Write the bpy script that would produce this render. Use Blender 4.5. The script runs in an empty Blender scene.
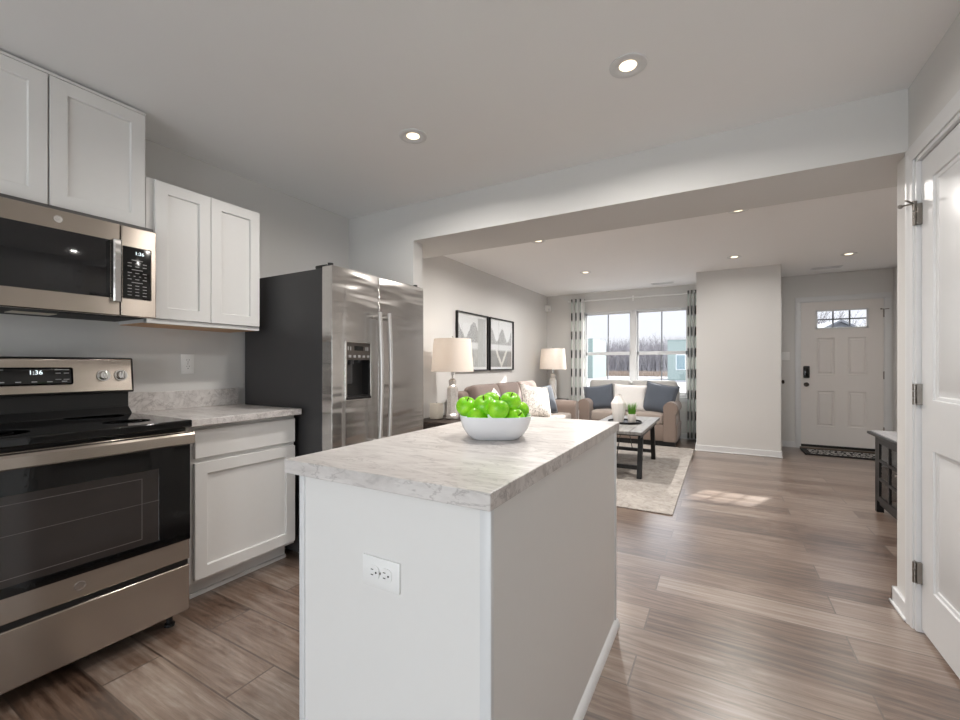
import bpy, bmesh, math, random
from math import pi, sin, cos, radians as R
from mathutils import Vector, Matrix
random.seed(7)
SC = bpy.context.scene
COL = SC.collection

# ------------------------------------------------------------------ camera
cd = bpy.data.cameras.new('camera'); cam = bpy.data.objects.new('camera', cd); COL.objects.link(cam)
cd.sensor_width = 36.0; cd.lens = 428.0 / 960 * 36.0; cd.shift_y = 5.3 / 960
cd.clip_start = 0.02; cd.clip_end = 500
cam.location = (0, 0, 1.172); cam.rotation_euler = (pi / 2, 0, 0.514)
SC.camera = cam

# ------------------------------------------------------------------ exposure
vs_ = SC.view_settings
vs_.view_transform = 'Standard'; vs_.look = 'None'; vs_.gamma = 1.0; vs_.use_curve_mapping = False
vs_.exposure = 0.0
SC.cycles.max_bounces = 10; SC.cycles.diffuse_bounces = 6; SC.cycles.glossy_bounces = 5
SC.cycles.transmission_bounces = 8; SC.cycles.transparent_max_bounces = 16
SC.cycles.sample_clamp_indirect = 4.0; SC.cycles.caustics_reflective = False; SC.cycles.caustics_refractive = False
SC.cycles.use_denoising = True

# ------------------------------------------------------------------ sky: overcast winter sky, brighter overhead
REAR_SKY = 1.0
W = bpy.data.worlds.new('winter_sky'); SC.world = W; W.use_nodes = True
wn = W.node_tree; wn.nodes.clear()
wo = wn.nodes.new('ShaderNodeOutputWorld'); wb = wn.nodes.new('ShaderNodeBackground')
tc = wn.nodes.new('ShaderNodeTexCoord'); sx = wn.nodes.new('ShaderNodeSeparateXYZ')
rp = wn.nodes.new('ShaderNodeValToRGB')
wn.links.new(tc.outputs['Generated'], sx.inputs[0]); wn.links.new(sx.outputs['Z'], rp.inputs[0])
sy_ = wn.nodes.new('ShaderNodeMapRange'); sy_.interpolation_type = 'SMOOTHSTEP'   # the sky is much brighter behind the house
sy_.inputs['From Min'].default_value = 0.05; sy_.inputs['From Max'].default_value = -0.55
sy_.inputs['To Min'].default_value = 1.0; sy_.inputs['To Max'].default_value = REAR_SKY
wn.links.new(sx.outputs['Y'], sy_.inputs['Value']); wn.links.new(sy_.outputs[0], wb.inputs[1])
wn.links.new(rp.outputs[0], wb.inputs[0]); wn.links.new(wb.outputs[0], wo.inputs[0])
e = rp.color_ramp.elements
e[0].position = 0.0; e[0].color = (0.56, 0.58, 0.62, 1)
e[1].position = 1.0; e[1].color = (4.6, 4.9, 5.3, 1)
k = e.new(0.02); k.color = (1.02, 1.03, 1.08, 1)
k = e.new(0.16); k.color = (1.04, 1.08, 1.20, 1)
k = e.new(0.35); k.color = (3.0, 3.2, 3.5, 1)

# ------------------------------------------------------------------ low winter sun through the front door and window
sl = bpy.data.lights.new('sun', 'SUN'); sun = bpy.data.objects.new('sun', sl); COL.objects.link(sun)
sl.energy = 14.0; sl.angle = R(0.6); sl.color = (1.0, 0.97, 0.92)
sun.rotation_euler = Vector((-1.39, -3.2, -1.81)).to_track_quat('-Z', 'Y').to_euler()
sun.location = (3, 12, 6)

# ------------------------------------------------------------------ window portals (guide the sky light through the real openings)
def portal(loc, sx_, sy_, rot):
    l = bpy.data.lights.new('window_portal', 'AREA'); o = bpy.data.objects.new('window_portal', l); COL.objects.link(o)
    l.shape = 'RECTANGLE'; l.size = sx_; l.size_y = sy_; l.cycles.is_portal = True
    o.location = loc; o.rotation_euler = rot
portal((-1.29, 7.70, 1.375), 1.75, 1.45, (-pi / 2, 0, 0))
portal((1.425, 7.70, 1.81), 0.6, 0.3, (-pi / 2, 0, 0))
# daylight from the garden outside the sliding door behind the camera
gl_ = bpy.data.lights.new('garden_daylight', 'AREA'); go_ = bpy.data.objects.new('garden_daylight', gl_); COL.objects.link(go_)
gl_.shape = 'RECTANGLE'; gl_.size = 2.7; gl_.size_y = 2.2; gl_.energy = 72.0; gl_.color = (0.92, 0.97, 1.0)
go_.location = (-0.7, -2.80, 1.12); go_.rotation_euler = (pi / 2, 0, 0)

LAMP_COL = (1.0, 0.955, 0.905)
KITCHEN_W, LIVING_W = 17.0, 32.0

# ------------------------------------------------------------------ materials
def S(r, g, b):
    f = lambda c: (c / 255 / 12.92) if c / 255 <= 0.04045 else ((c / 255 + 0.055) / 1.055) ** 2.4
    return (f(r), f(g), f(b), 1.0)
class N:
    def __init__(s, name):
        s.m = bpy.data.materials.new(name); s.m.use_nodes = True; s.t = s.m.node_tree; s.t.nodes.clear()
        s.out = s.add('OutputMaterial')
    def add(s, kind, **kw):
        n = s.t.nodes.new('ShaderNode' + kind)
        for k, v in kw.items(): setattr(n, k, v)
        return n
    def link(s, a, b): s.t.links.new(a, b)
    def val(s, n, **kw):
        for k, v in kw.items(): n.inputs[k.replace('_', ' ')].default_value = v
        return n
    def coord(s, scale=(1, 1, 1), rot=(0, 0, 0), loc=(0, 0, 0)):
        t = s.add('TexCoord'); m = s.add('Mapping')
        m.inputs['Scale'].default_value = scale; m.inputs['Rotation'].default_value = rot; m.inputs['Location'].default_value = loc
        s.link(t.outputs['Object'], m.inputs[0]); return m.outputs[0]
    def noise(s, vec, scale, detail=4, rough=0.55, dist=0.0):
        n = s.add('TexNoise'); s.link(vec, n.inputs['Vector'])
        n.inputs['Scale'].default_value = scale; n.inputs['Detail'].default_value = detail
        n.inputs['Roughness'].default_value = rough; n.inputs['Distortion'].default_value = dist
        return n.outputs['Fac']
    def ramp(s, fac, stops):
        r = s.add('ValToRGB'); s.link(fac, r.inputs[0]); el = r.color_ramp.elements
        el[0].position, el[0].color = stops[0]; el[1].position, el[1].color = stops[-1]
        for p, c in stops[1:-1]:
            q = el.new(p); q.color = c
        return r.outputs[0]
    def mix(s, fac, a, b, mode='MIX'):
        m = s.add('MixRGB'); m.blend_type = mode
        for i, v in ((0, fac), (1, a), (2, b)):
            if hasattr(v, 'links'): s.link(v, m.inputs[i])
            else: m.inputs[i].default_value = v
        return m.outputs[0]
    def math(s, op, a, b=0.0, c=None):
        m = s.add('Math', operation=op)
        for i, v in enumerate((a, b) if c is None else (a, b, c)):
            if hasattr(v, 'links'): s.link(v, m.inputs[i])
            else: m.inputs[i].default_value = v
        return m.outputs[0]
    def bsdf(s, color=None, rough=0.5, metal=0.0, spec=0.5, bump=None, bstr=0.1, bdist=0.01, **kw):
        b = s.add('BsdfPrincipled')
        for key, v in (('Base Color', color), ('Roughness', rough), ('Metallic', metal), ('Specular IOR Level', spec)):
            if v is None: continue
            if hasattr(v, 'links'): s.link(v, b.inputs[key])
            else: b.inputs[key].default_value = v
        for key, v in kw.items():
            key = key.replace('_', ' ')
            if hasattr(v, 'links'): s.link(v, b.inputs[key])
            else: b.inputs[key].default_value = v
        if bump is not None:
            bn = s.add('Bump'); bn.inputs['Strength'].default_value = bstr; bn.inputs['Distance'].default_value = bdist
            s.link(bump, bn.inputs['Height']); s.link(bn.outputs[0], b.inputs['Normal'])
        s.link(b.outputs[0], s.out.inputs[0]); return b
def plain(name, col, rough=0.5, metal=0.0, spec=0.5, tex=0.04, tscale=30, **kw):
    n = N(name); v = n.coord()
    f = n.noise(v, tscale, 3)
    c = n.mix(f, tuple(x * (1 - tex) for x in col[:3]) + (1,), tuple(min(1, x * (1 + tex)) for x in col[:3]) + (1,))
    n.bsdf(c, rough, metal, spec, bump=f, bstr=0.03, **kw); return n.m

M = {}
def paint(name, col):
    n = N(name); v = n.coord(); f = n.noise(v, 220, 2); g = n.noise(v, 3, 2)
    c = n.mix(g, tuple(x * .985 for x in col[:3]) + (1,), col)
    n.bsdf(c, 0.75, 0, 0.25, bump=f, bstr=0.05, bdist=0.002); return n.m
M['wall'] = paint('wall_paint', S(214, 213, 211))
M['ceil'] = paint('ceiling_paint', S(243, 243, 243))
M['trim'] = plain('white_trim_paint', S(216, 217, 218), 0.35, tex=0.01)
M['cab'] = plain('white_cabinet_paint', S(226, 225, 223), 0.4, tex=0.01)
M['plate'] = plain('white_plastic', S(235, 235, 234), 0.35, tex=0.01)
M['black'] = plain('black_plastic', S(14, 14, 15), 0.45)
M['dark'] = plain('dark_gap', S(28, 27, 27), 0.6)
M['gloss_black'] = plain('black_glass', S(8, 8, 9), 0.06, spec=0.55, tex=0.0)
M['tint_glass'] = plain('tinted_black_glass', S(26, 26, 28), 0.06, tex=0.0)
M['screen'] = plain('dark_screen', S(10, 10, 11), 0.12, tex=0.0)
M['chrome'] = plain('polished_metal', S(205, 203, 200), 0.14, 1.0, tex=0.01)
M['nickel'] = plain('satin_nickel', S(140, 134, 128), 0.32, 1.0)
M['bronze'] = plain('dark_bronze', S(62, 55, 50), 0.4, 0.8)
M['fridge_side'] = plain('charcoal_textured_steel', S(66, 65, 66), 0.5, 0.2, tex=0.12, tscale=400)
M['slot'] = plain('socket_slot', S(20, 20, 20), 0.7)
M['ceramic'] = plain('white_glazed_ceramic', S(236, 238, 242), 0.12, tex=0.0)

def steel(name, col, rough, along):
    n = N(name)
    sc = [6, 6, 6]
    for i in range(3):
        if i != along: sc[i] = 700
    v = n.coord(tuple(sc)); f = n.noise(v, 1.0, 2)
    c = n.mix(f, tuple(x * .99 for x in col[:3]) + (1,), tuple(min(1, x * 1.01) for x in col[:3]) + (1,))
    r = n.math('MULTIPLY_ADD', f, 0.012, rough - 0.006)
    tg = n.add('Tangent'); tg.direction_type = 'RADIAL'; tg.axis = 'Z'; tg = tg.outputs[0]
    n.bsdf(c, r, 1.0, 0.5, Anisotropic=0.85, Anisotropic_Rotation=0.25, Tangent=tg); return n.m
M['steel'] = steel('brushed_stainless', S(178, 168, 158), 0.27, 1)
def steel_door():
    n = N('smooth_stainless_door'); v = n.coord((0.3, 0.8, 5.0)); f = n.noise(v, 1.6, 2); g = n.noise(n.coord((700, 6, 700)), 1.0, 2)
    c = n.mix(g, S(198, 195, 192), S(204, 201, 198))
    tg = n.add('Tangent'); tg.direction_type = 'RADIAL'; tg.axis = 'Z'
    n.bsdf(c, 0.22, 1.0, 0.5, bump=f, bstr=0.4, bdist=0.02, Anisotropic=0.7, Tangent=tg.outputs[0]); return n.m
M['steel_f'] = steel_door()

def marble(name):
    n = N(name)
    v = n.coord((4.0, 15.0, 15.0), (0.35, 0.5, 0.35))
    n1 = n.noise(v, 1.0, 7, 0.66, 0.9)
    base = n.ramp(n1, [(0.30, S(172, 167, 164)), (0.44, S(202, 197, 194)), (0.60, S(216, 212, 209))])
    n2 = n.noise(n.coord((5, 12, 12), (0.8, 0.9, 0.7), (4, 2, 1)), 1.0, 5, 0.6, 1.6)
    v2 = n.math('ABSOLUTE', n.math('SUBTRACT', n2, 0.5))
    f2 = n.ramp(v2, [(0.0, (0.66, 0.65, 0.65, 1)), (0.012, (.84, .83, .83, 1)), (0.04, (1, 1, 1, 1))])
    mk = n.ramp(n.noise(n.coord(), 5, 3), [(0.38, (0, 0, 0, 1)), (0.54, (1, 1, 1, 1))])
    c = n.mix(mk, base, n.mix(1.0, base, f2, 'MULTIPLY'))
    n.bsdf(c, 0.28, 0, 0.5); return n.m
M['marble'] = marble('marble_laminate')

def plank_floor():
    n = N('vinyl_plank_floor')
    v = n.coord(loc=(0.3, 0.08, 0))
    b = n.add('TexBrick'); b.offset = 0.37; b.offset_frequency = 2; b.squash = 1.0
    n.link(v, b.inputs['Vector'])
    for k_, x in (('Scale', 1.0), ('Mortar Size', 0.0036), ('Mortar Smooth', 0.2), ('Bias', 0.0), ('Brick Width', 1.22), ('Row Height', 0.19)):
        b.inputs[k_].default_value = x
    b.inputs['Color1'].default_value = (0, 0, 0, 1); b.inputs['Color2'].default_value = (1, 1, 1, 1)
    b.inputs['Mortar'].default_value = (0.5, 0.5, 0.5, 1)
    tint = n.add('SeparateColor'); n.link(b.outputs['Color'], tint.inputs[0]); tint = tint.outputs[0]
    off = n.add('CombineXYZ'); n.link(n.math('MULTIPLY', tint, 37.0), off.inputs[0]); n.link(n.math('MULTIPLY', tint, 11.0), off.inputs[1])
    ad = n.add('VectorMath', operation='ADD'); n.link(v, ad.inputs[0]); n.link(off.outputs[0], ad.inputs[1])
    mp = n.add('Mapping'); mp.inputs['Scale'].default_value = (1.1, 9.0, 1); n.link(ad.outputs[0], mp.inputs[0])
    big = n.noise(mp.outputs[0], 1.3, 8, 0.66, 2.2)
    mp2 = n.add('Mapping'); mp2.inputs['Scale'].default_value = (3.0, 110.0, 1); n.link(ad.outputs[0], mp2.inputs[0])
    fine = n.noise(mp2.outputs[0], 1.0, 6, 0.75, 0.4)
    mp4 = n.add('Mapping'); mp4.inputs['Scale'].default_value = (9.0, 420.0, 1); n.link(ad.outputs[0], mp4.inputs[0])
    pores = n.noise(mp4.outputs[0], 1.0, 3, 0.7, 0.2)
    wv = n.add('TexWave'); wv.wave_type = 'BANDS'; wv.bands_direction = 'Y'
    mp3 = n.add('Mapping'); mp3.inputs['Scale'].default_value = (0.5, 5.0, 1); n.link(ad.outputs[0], mp3.inputs[0])
    n.link(mp3.outputs[0], wv.inputs['Vector'])
    for k_, x in (('Scale', 2.2), ('Distortion', 11.0), ('Detail', 4.0), ('Detail Scale', 1.1)): wv.inputs[k_].default_value = x
    g = n.math('ADD', n.math('MULTIPLY', big, 0.66), n.math('MULTIPLY', fine, 0.20))
    g = n.math('ADD', n.math('MULTIPLY_ADD', g, 1.0, -0.02), n.math('MULTIPLY', wv.outputs['Fac'], 0.06))
    g = n.math('ADD', g, n.math('MULTIPLY_ADD', tint, 0.22, -0.09))
    c = n.ramp(g, [(0.27, S(60, 42, 32)), (0.40, S(106, 83, 68)), (0.55, S(137, 119, 106)), (0.72, S(168, 156, 146))])
    c = n.mix(1.0, c, n.ramp(pores, [(0.34, (0.80, 0.79, 0.78, 1)), (0.52, (1, 1, 1, 1)), (0.70, (1.10, 1.10, 1.10, 1))]), 'MULTIPLY')
    c = n.mix(n.math('MULTIPLY', b.outputs['Fac'], 0.75), c, S(66, 54, 47))
    n.bsdf(c, n.math('MULTIPLY_ADD', fine, 0.10, 0.26), 0, 1.0, Coat_Weight=0.6, Coat_Roughness=0.28, Coat_IOR=1.7, bump=n.math('SUBTRACT', g, b.outputs['Fac']), bstr=0.12, bdist=0.003)
    return n.m
M['floor'] = plank_floor()

def fabric(name, col, var=0.14, scale=260, rough=0.9, weave=True):
    n = N(name); v = n.coord()
    f = n.noise(v, scale, 2); g = n.noise(v, 7, 3)
    a = tuple(x * (1 - var) for x in col[:3]) + (1,); b_ = tuple(min(1, x * (1 + var)) for x in col[:3]) + (1,)
    c = n.mix(n.math('MULTIPLY_ADD', f, 0.7, n.math('MULTIPLY', g, 0.3)), a, b_)
    n.bsdf(c, rough, 0, 0.2, bump=f, bstr=0.25, bdist=0.003, Sheen_Weight=0.25); return n.m
M['sofa'] = fabric('taupe_upholstery', S(136, 121, 112))
M['sofa_back'] = fabric('brown_taupe_upholstery', S(128, 114, 108), 0.1)
M['seat'] = fabric('taupe_upholstery_lit_seat', S(158, 147, 139))  # same taupe cloth, with the light falling on the seats painted in
M['loveback'] = fabric('taupe_upholstery_lit_back', S(168, 166, 163))  # same cloth again, lighting on the loveseat back put into a greyer, lighter tone
M['slate'] = fabric('slate_blue_fabric', S(84, 90, 100), 0.18, 120)
M['cream'] = fabric('cream_textured_fabric', S(220, 218, 216), 0.12, 70)
M['shade'] = None
def speckle_fabric():
    n = N('cream_and_grey_print_fabric'); v = n.coord()
    f = n.noise(v, 34, 5, 0.7, 1.5)
    c = n.ramp(f, [(0.38, S(138, 134, 130)), (0.50, S(226, 222, 216)), (0.60, S(236, 232, 228))])
    n.bsdf(c, 0.9, 0, 0.2, bump=f, bstr=0.2); return n.m
M['print'] = speckle_fabric()
def shade_mat():
    n = N('lamp_shade_linen'); v = n.coord((1, 1, 1)); f = n.noise(v, 300, 2)
    c = n.mix(f, S(240, 234, 228), S(248, 244, 240))
    d = n.add('BsdfDiffuse'); t = n.add('BsdfTranslucent'); m = n.add('MixShader'); m.inputs[0].default_value = 0.4
    n.link(c, d.inputs[0]); n.link(c, t.inputs[0]); n.link(d.outputs[0], m.inputs[1]); n.link(t.outputs[0], m.inputs[2])
    n.link(m.outputs[0], n.out.inputs[0]); return n.m
M['shade'] = shade_mat()
def wood(name, dark, light, along=0, rough=0.45):
    n = N(name); sc = [22, 22, 22]; sc[along] = 2.0
    v = n.coord(tuple(sc)); f = n.noise(v, 1.5, 5, 0.6, 0.8)
    n.bsdf(n.ramp(f, [(0.3, dark), (0.7, light)]), rough, 0, 0.4, bump=f, bstr=0.08); return n.m
M['black_wood'] = wood('black_painted_wood', S(14, 13, 14), S(28, 27, 27))
M['table_top'] = wood('weathered_grey_wood', S(112, 110, 108), S(158, 156, 153), 1)
M['espresso'] = wood('espresso_wood', S(44, 36, 32), S(72, 60, 54), 1)
M['console_top'] = wood('pale_grey_table_wood', S(140, 140, 142), S(178, 178, 180), 1)
M['birch'] = wood('birch_plywood', S(188, 140, 96), S(214, 170, 124), 1)
def glass_mat(name, refl=0.10, tint=(0.985, 0.99, 0.99, 1)):
    n = N(name); t = n.add('BsdfTransparent'); t.inputs[0].default_value = tint
    g = n.add('BsdfGlossy'); g.inputs['Roughness'].default_value = 0.02
    fr = n.add('Fresnel'); fr.inputs[0].default_value = 1.45; m = n.add('MixShader')
    geo = n.add('NewGeometry'); n.link(n.math('MULTIPLY', fr.outputs[0], n.math('SUBTRACT', 1.0, geo.outputs['Backfacing'])), m.inputs[0]); n.link(t.outputs[0], m.inputs[1]); n.link(g.outputs[0], m.inputs[2])
    n.link(m.outputs[0], n.out.inputs[0]); return n.m
M['glass'] = glass_mat('window_glass')
def mercury():
    n = N('mercury_glass'); v = n.coord((1, 1, 1)); f = n.noise(v, 60, 4, 0.7)
    n.bsdf(n.ramp(f, [(0.3, S(214, 210, 204)), (0.7, S(250, 248, 245))]), n.math('MULTIPLY_ADD', f, 0.2, 0.04), 0.45, 0.7); return n.m
M['mercury'] = mercury()
def rug_mat():
    n = N('faded_rug_pile'); v = n.coord()
    f = n.noise(v, 5, 7, 0.75, 1.5); g = n.noise(n.coord((1, 6, 1)), 25, 3, 0.7); h_ = n.noise(v, 300, 2)
    w = n.add('TexVoronoi'); n.link(n.coord((2.4, 2.4, 2.4)), w.inputs['Vector']); w.feature = 'DISTANCE_TO_EDGE'
    med = n.ramp(w.outputs['Distance'], [(0.0, (0.25, 0.25, 0.25, 1)), (0.08, (1, 1, 1, 1))])
    x = n.math('ADD', n.math('MULTIPLY', f, 0.6), n.math('MULTIPLY', g, 0.4))
    c = n.ramp(x, [(0.34, S(124, 119, 114)), (0.45, S(162, 156, 150)), (0.62, S(188, 182, 176))])
    c = n.mix(0.18, c, n.mix(1.0, c, med, 'MULTIPLY'))
    n.bsdf(c, 0.95, 0, 0.1, bump=h_, bstr=0.4, bdist=0.004); return n.m
M['rug'] = rug_mat()
def apple_mat():
    n = N('green_apple_skin'); v = n.coord()
    f = n.noise(v, 22, 4, 0.6); s = n.noise(v, 330, 2)
    c = n.ramp(f, [(0.3, S(102, 196, 14)), (0.7, S(164, 226, 44))])
    c = n.mix(n.ramp(s, [(0.66, (0, 0, 0, 1)), (0.74, (0.6, 0.6, 0.6, 1))]), c, S(206, 232, 130))
    n.bsdf(c, 0.22, 0, 0.5, Subsurface_Weight=0.08, Subsurface_Radius=(0.01, 0.02, 0.004)); return n.m
M['apple'] = apple_mat()
M['stem'] = plain('apple_stem', S(74, 58, 32), 0.7)
M['grass_leaf'] = plain('bright_green_blades', S(92, 150, 44), 0.5, tex=0.25, tscale=60)
def emit(name, col, st):
    n = N(name); m = n.add('Emission'); m.inputs[0].default_value = col; m.inputs[1].default_value = st
    n.link(m.outputs[0], n.out.inputs[0]); return n.m
M['bulb'] = emit('glowing_lamp_lens', (1.0, 0.82, 0.58, 1), 2.6)
M['digits'] = emit('clock_digits', (0.85, 0.95, 1.0, 1), 1.6)
M['keys'] = plain('grey_key_print', S(150, 150, 150), 0.5)
def gingham():
    n = N('black_check_curtain_cloth'); uv = n.add('UVMap'); s = n.add('SeparateXYZ'); n.link(uv.outputs[0], s.inputs[0])
    def band(o, k_, ph):
        w = n.math('SINE', n.math('MULTIPLY_ADD', o, k_, ph)); return n.ramp(w, [(0.02, (0, 0, 0, 1)), (0.42, (1, 1, 1, 1))])
    a = band(s.outputs[0], 2 * pi, 0.4); b = band(s.outputs[1], 2 * pi / 0.33, 0.6)
    c = n.mix(a, S(250, 250, 249), S(212, 221, 215)); c = n.mix(n.mix(1.0, a, b, 'MULTIPLY'), c, S(8, 12, 10))
    d = n.add('BsdfDiffuse'); t = n.add('BsdfTranslucent'); m = n.add('MixShader'); m.inputs[0].default_value = 0.25
    n.link(c, d.inputs[0]); n.link(c, t.inputs[0]); n.link(d.outputs[0], m.inputs[1]); n.link(t.outputs[0], m.inputs[2])
    n.link(m.outputs[0], n.out.inputs[0]); return n.m
M['curtain'] = gingham()
def snow_mat():
    n = N('snow_over_stubble'); v = n.coord()
    f = n.noise(n.coord((0.25, 1, 1)), 0.5, 6, 0.7, 0.6); g = n.noise(v, 6, 3)
    c = n.ramp(f, [(0.41, S(100, 88, 76)), (0.50, S(128, 129, 134)), (0.60, S(140, 141, 145))])
    n.bsdf(c, 0.85, 0, 0.1, bump=g, bstr=0.3); return n.m
M['snow'] = snow_mat()
M['bark'] = plain('winter_bark', S(104, 100, 103), 0.9, tex=0.15, tscale=3)
M['twig'] = plain('hazed_thicket_twigs', S(140, 136, 139), 0.9, tex=0.2, tscale=2)  # twig grey lightened so the colour carries the distance haze
M['dry_grass'] = plain('dry_field_grass', S(134, 118, 106), 0.95, tex=0.2, tscale=2)
M['teal'] = plain('teal_wall_sheathing', S(128, 142, 138), 0.6, tex=0.08, tscale=1.5)
M['pale_siding'] = plain('pale_wall_sheathing', S(112, 114, 118), 0.6, tex=0.05, tscale=1.5)
M['roof'] = plain('snowy_grey_shingle', S(110, 112, 116), 0.8, tex=0.1, tscale=3)
M['mat_rubber'] = plain('black_door_mat_fibre', S(22, 22, 24), 0.95, tex=0.2, tscale=200)
M['mat_white'] = plain('white_door_mat_print', S(206, 204, 200), 0.9)

# ------------------------------------------------------------------ mesh helpers
class B:
    """collects shapes into one mesh"""
    def __init__(s): s.bm = bmesh.new()
    def merge(s, o, mat=None):
        if mat is not None: o.transform(mat)
        me = bpy.data.meshes.new('tmp'); o.to_mesh(me); s.bm.from_mesh(me); bpy.data.meshes.remove(me); o.free(); return s
    def box(s, x0, y0, z0, x1, y1, z1, bev=0.0, seg=2, mat=None):
        o = bmesh.new(); bmesh.ops.create_cube(o, size=1)
        for v in o.verts: v.co = Vector(((x0 + x1) / 2 + v.co.x * abs(x1 - x0), (y0 + y1) / 2 + v.co.y * abs(y1 - y0), (z0 + z1) / 2 + v.co.z * abs(z1 - z0)))
        if bev: bmesh.ops.bevel(o, geom=o.edges[:], offset=bev, segments=seg, affect='EDGES', profile=0.5)
        return s.merge(o, mat)
    def cyl(s, p0, p1, r0, r1=None, n=20, cap=True):
        p0, p1 = Vector(p0), Vector(p1); r1 = r0 if r1 is None else r1; d = p1 - p0
        o = bmesh.new(); bmesh.ops.create_cone(o, cap_ends=cap, segments=n, radius1=r0, radius2=max(r1, 1e-5), depth=d.length)
        o.transform(Matrix.Translation((p0 + p1) / 2) @ d.to_track_quat('Z', 'Y').to_matrix().to_4x4())
        return s.merge(o)
    def lathe(s, prof, c=(0, 0, 0), n=32, power=2.0, rot=0.0, mat=None):
        o = bmesh.new(); rings = []
        for r, z in prof:
            ring = []
            for i in range(n):
                a = 2 * pi * i / n; ca, sa = cos(a), sin(a)
                k_ = (abs(ca) ** power + abs(sa) ** power) ** (-1 / power)
                x, y = r * k_ * ca, r * k_ * sa
                ring.append(o.verts.new((c[0] + x * cos(rot) - y * sin(rot), c[1] + x * sin(rot) + y * cos(rot), c[2] + z)))
            rings.append(ring)
        for a, b in zip(rings, rings[1:]):
            for i in range(n): o.faces.new((a[i], a[(i + 1) % n], b[(i + 1) % n], b[i]))
        for ring, rev in ((rings[0], True), (rings[-1], False)):
            if (prof[0][0] if rev else prof[-1][0]) > 1e-4: o.faces.new(ring[::-1] if rev else ring)
        bmesh.ops.remove_doubles(o, verts=o.verts[:], dist=1e-5)
        return s.merge(o, mat)
    def prism(s, poly, axis, a0, a1):
        """poly: 2-D outline; axis 'y': (x,z), 'x': (y,z), 'z': (x,y)"""
        o = bmesh.new(); f = {'y': lambda p, a: (p[0], a, p[1]), 'x': lambda p, a: (a, p[0], p[1]), 'z': lambda p, a: (p[0], p[1], a)}[axis]
        A = [o.verts.new(f(p, a0)) for p in poly]; C = [o.verts.new(f(p, a1)) for p in poly]; n = len(poly)
        o.faces.new(A); o.faces.new(C[::-1])
        for i in range(n): o.faces.new((A[i], C[i], C[(i + 1) % n], A[(i + 1) % n]))
        bmesh.ops.recalc_face_normals(o, faces=o.faces[:]); return s.merge(o)
    def tube(s, pts, r, n=8, flat=1.0):
        pts = [Vector(p) for p in pts]; o = bmesh.new(); rings = []
        for i, p in enumerate(pts):
            d = (pts[min(i + 1, len(pts) - 1)] - pts[max(i - 1, 0)]).normalized()
            u = d.cross(Vector((0, 0, 1)) if abs(d.z) < 0.9 else Vector((0, 1, 0))).normalized(); w = d.cross(u)
            rr = r[i] if isinstance(r, (list, tuple)) else r
            rings.append([o.verts.new(p + u * cos(2 * pi * j / n) * rr + w * sin(2 * pi * j / n) * rr * flat) for j in range(n)])
        for a, b in zip(rings, rings[1:]):
            for j in range(n): o.faces.new((a[j], a[(j + 1) % n], b[(j + 1) % n], b[j]))
        o.faces.new(rings[0][::-1]); o.faces.new(rings[-1])
        bmesh.ops.recalc_face_normals(o, faces=o.faces[:]); return s.merge(o)
    def slab(s, us, vs, t, panels=(), holes=(), steps=((0.004, -0.008),), mat=None, bulge=0.0):
        """board in the x-z plane, front at y=0 facing -y, back at y=t; panels are single cells, holes are cut through"""
        us, vs = sorted(set(us)), sorted(set(vs)); o = bmesh.new()
        inh = lambda i, j: any(h[0] < (us[i] + us[i + 1]) / 2 < h[2] and h[1] < (vs[j] + vs[j + 1]) / 2 < h[3] for h in holes)
        um, uw = (us[0] + us[-1]) / 2, (us[-1] - us[0]) / 2
        F = {(i, j): o.verts.new((u, -bulge * (1 - ((u - um) / uw) ** 2), v)) for i, u in enumerate(us) for j, v in enumerate(vs)}
        K = {(i, j): o.verts.new((u, t, v)) for i, u in enumerate(us) for j, v in enumerate(vs)}
        cells = {(i, j) for i in range(len(us) - 1) for j in range(len(vs) - 1) if not inh(i, j)}
        front = {}
        for i, j in cells:
            front[i, j] = o.faces.new((F[i, j], F[i + 1, j], F[i + 1, j + 1], F[i, j + 1]))
            o.faces.new((K[i, j], K[i, j + 1], K[i + 1, j + 1], K[i + 1, j]))
            for (di, dj), (a, b) in {(0, -1): ((i, j), (i + 1, j)), (1, 0): ((i + 1, j), (i + 1, j + 1)), (0, 1): ((i + 1, j + 1), (i, j + 1)), (-1, 0): ((i, j + 1), (i, j))}.items():
                if (i + di, j + dj) not in cells: o.faces.new((F[b], F[a], K[a], K[b]))
        o.normal_update()
        for p in panels:
            for (i, j), f in list(front.items()):
                if p[0] < (us[i] + us[i + 1]) / 2 < p[2] and p[1] < (vs[j] + vs[j + 1]) / 2 < p[3]:
                    for th, dep in steps: bmesh.ops.inset_individual(o, faces=[f], thickness=th, depth=dep, use_even_offset=True)
        loose = [v for v in o.verts if not v.link_faces]
        bmesh.ops.delete(o, geom=loose, context='VERTS')
        bmesh.ops.recalc_face_normals(o, faces=o.faces[:])
        return s.merge(o, mat)
def face_px(x, y=0.0, z=0.0): return Matrix.Translation((x, y, z)) @ Matrix.Rotation(pi / 2, 4, 'Z')    # board facing +x, u runs +y
def face_nx(x, y=0.0, z=0.0): return Matrix.Translation((x, y, z)) @ Matrix.Rotation(-pi / 2, 4, 'Z')   # board facing -x, u runs -y
def face_ny(x, y=0.0, z=0.0): return Matrix.Translation((x, y, z))

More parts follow.
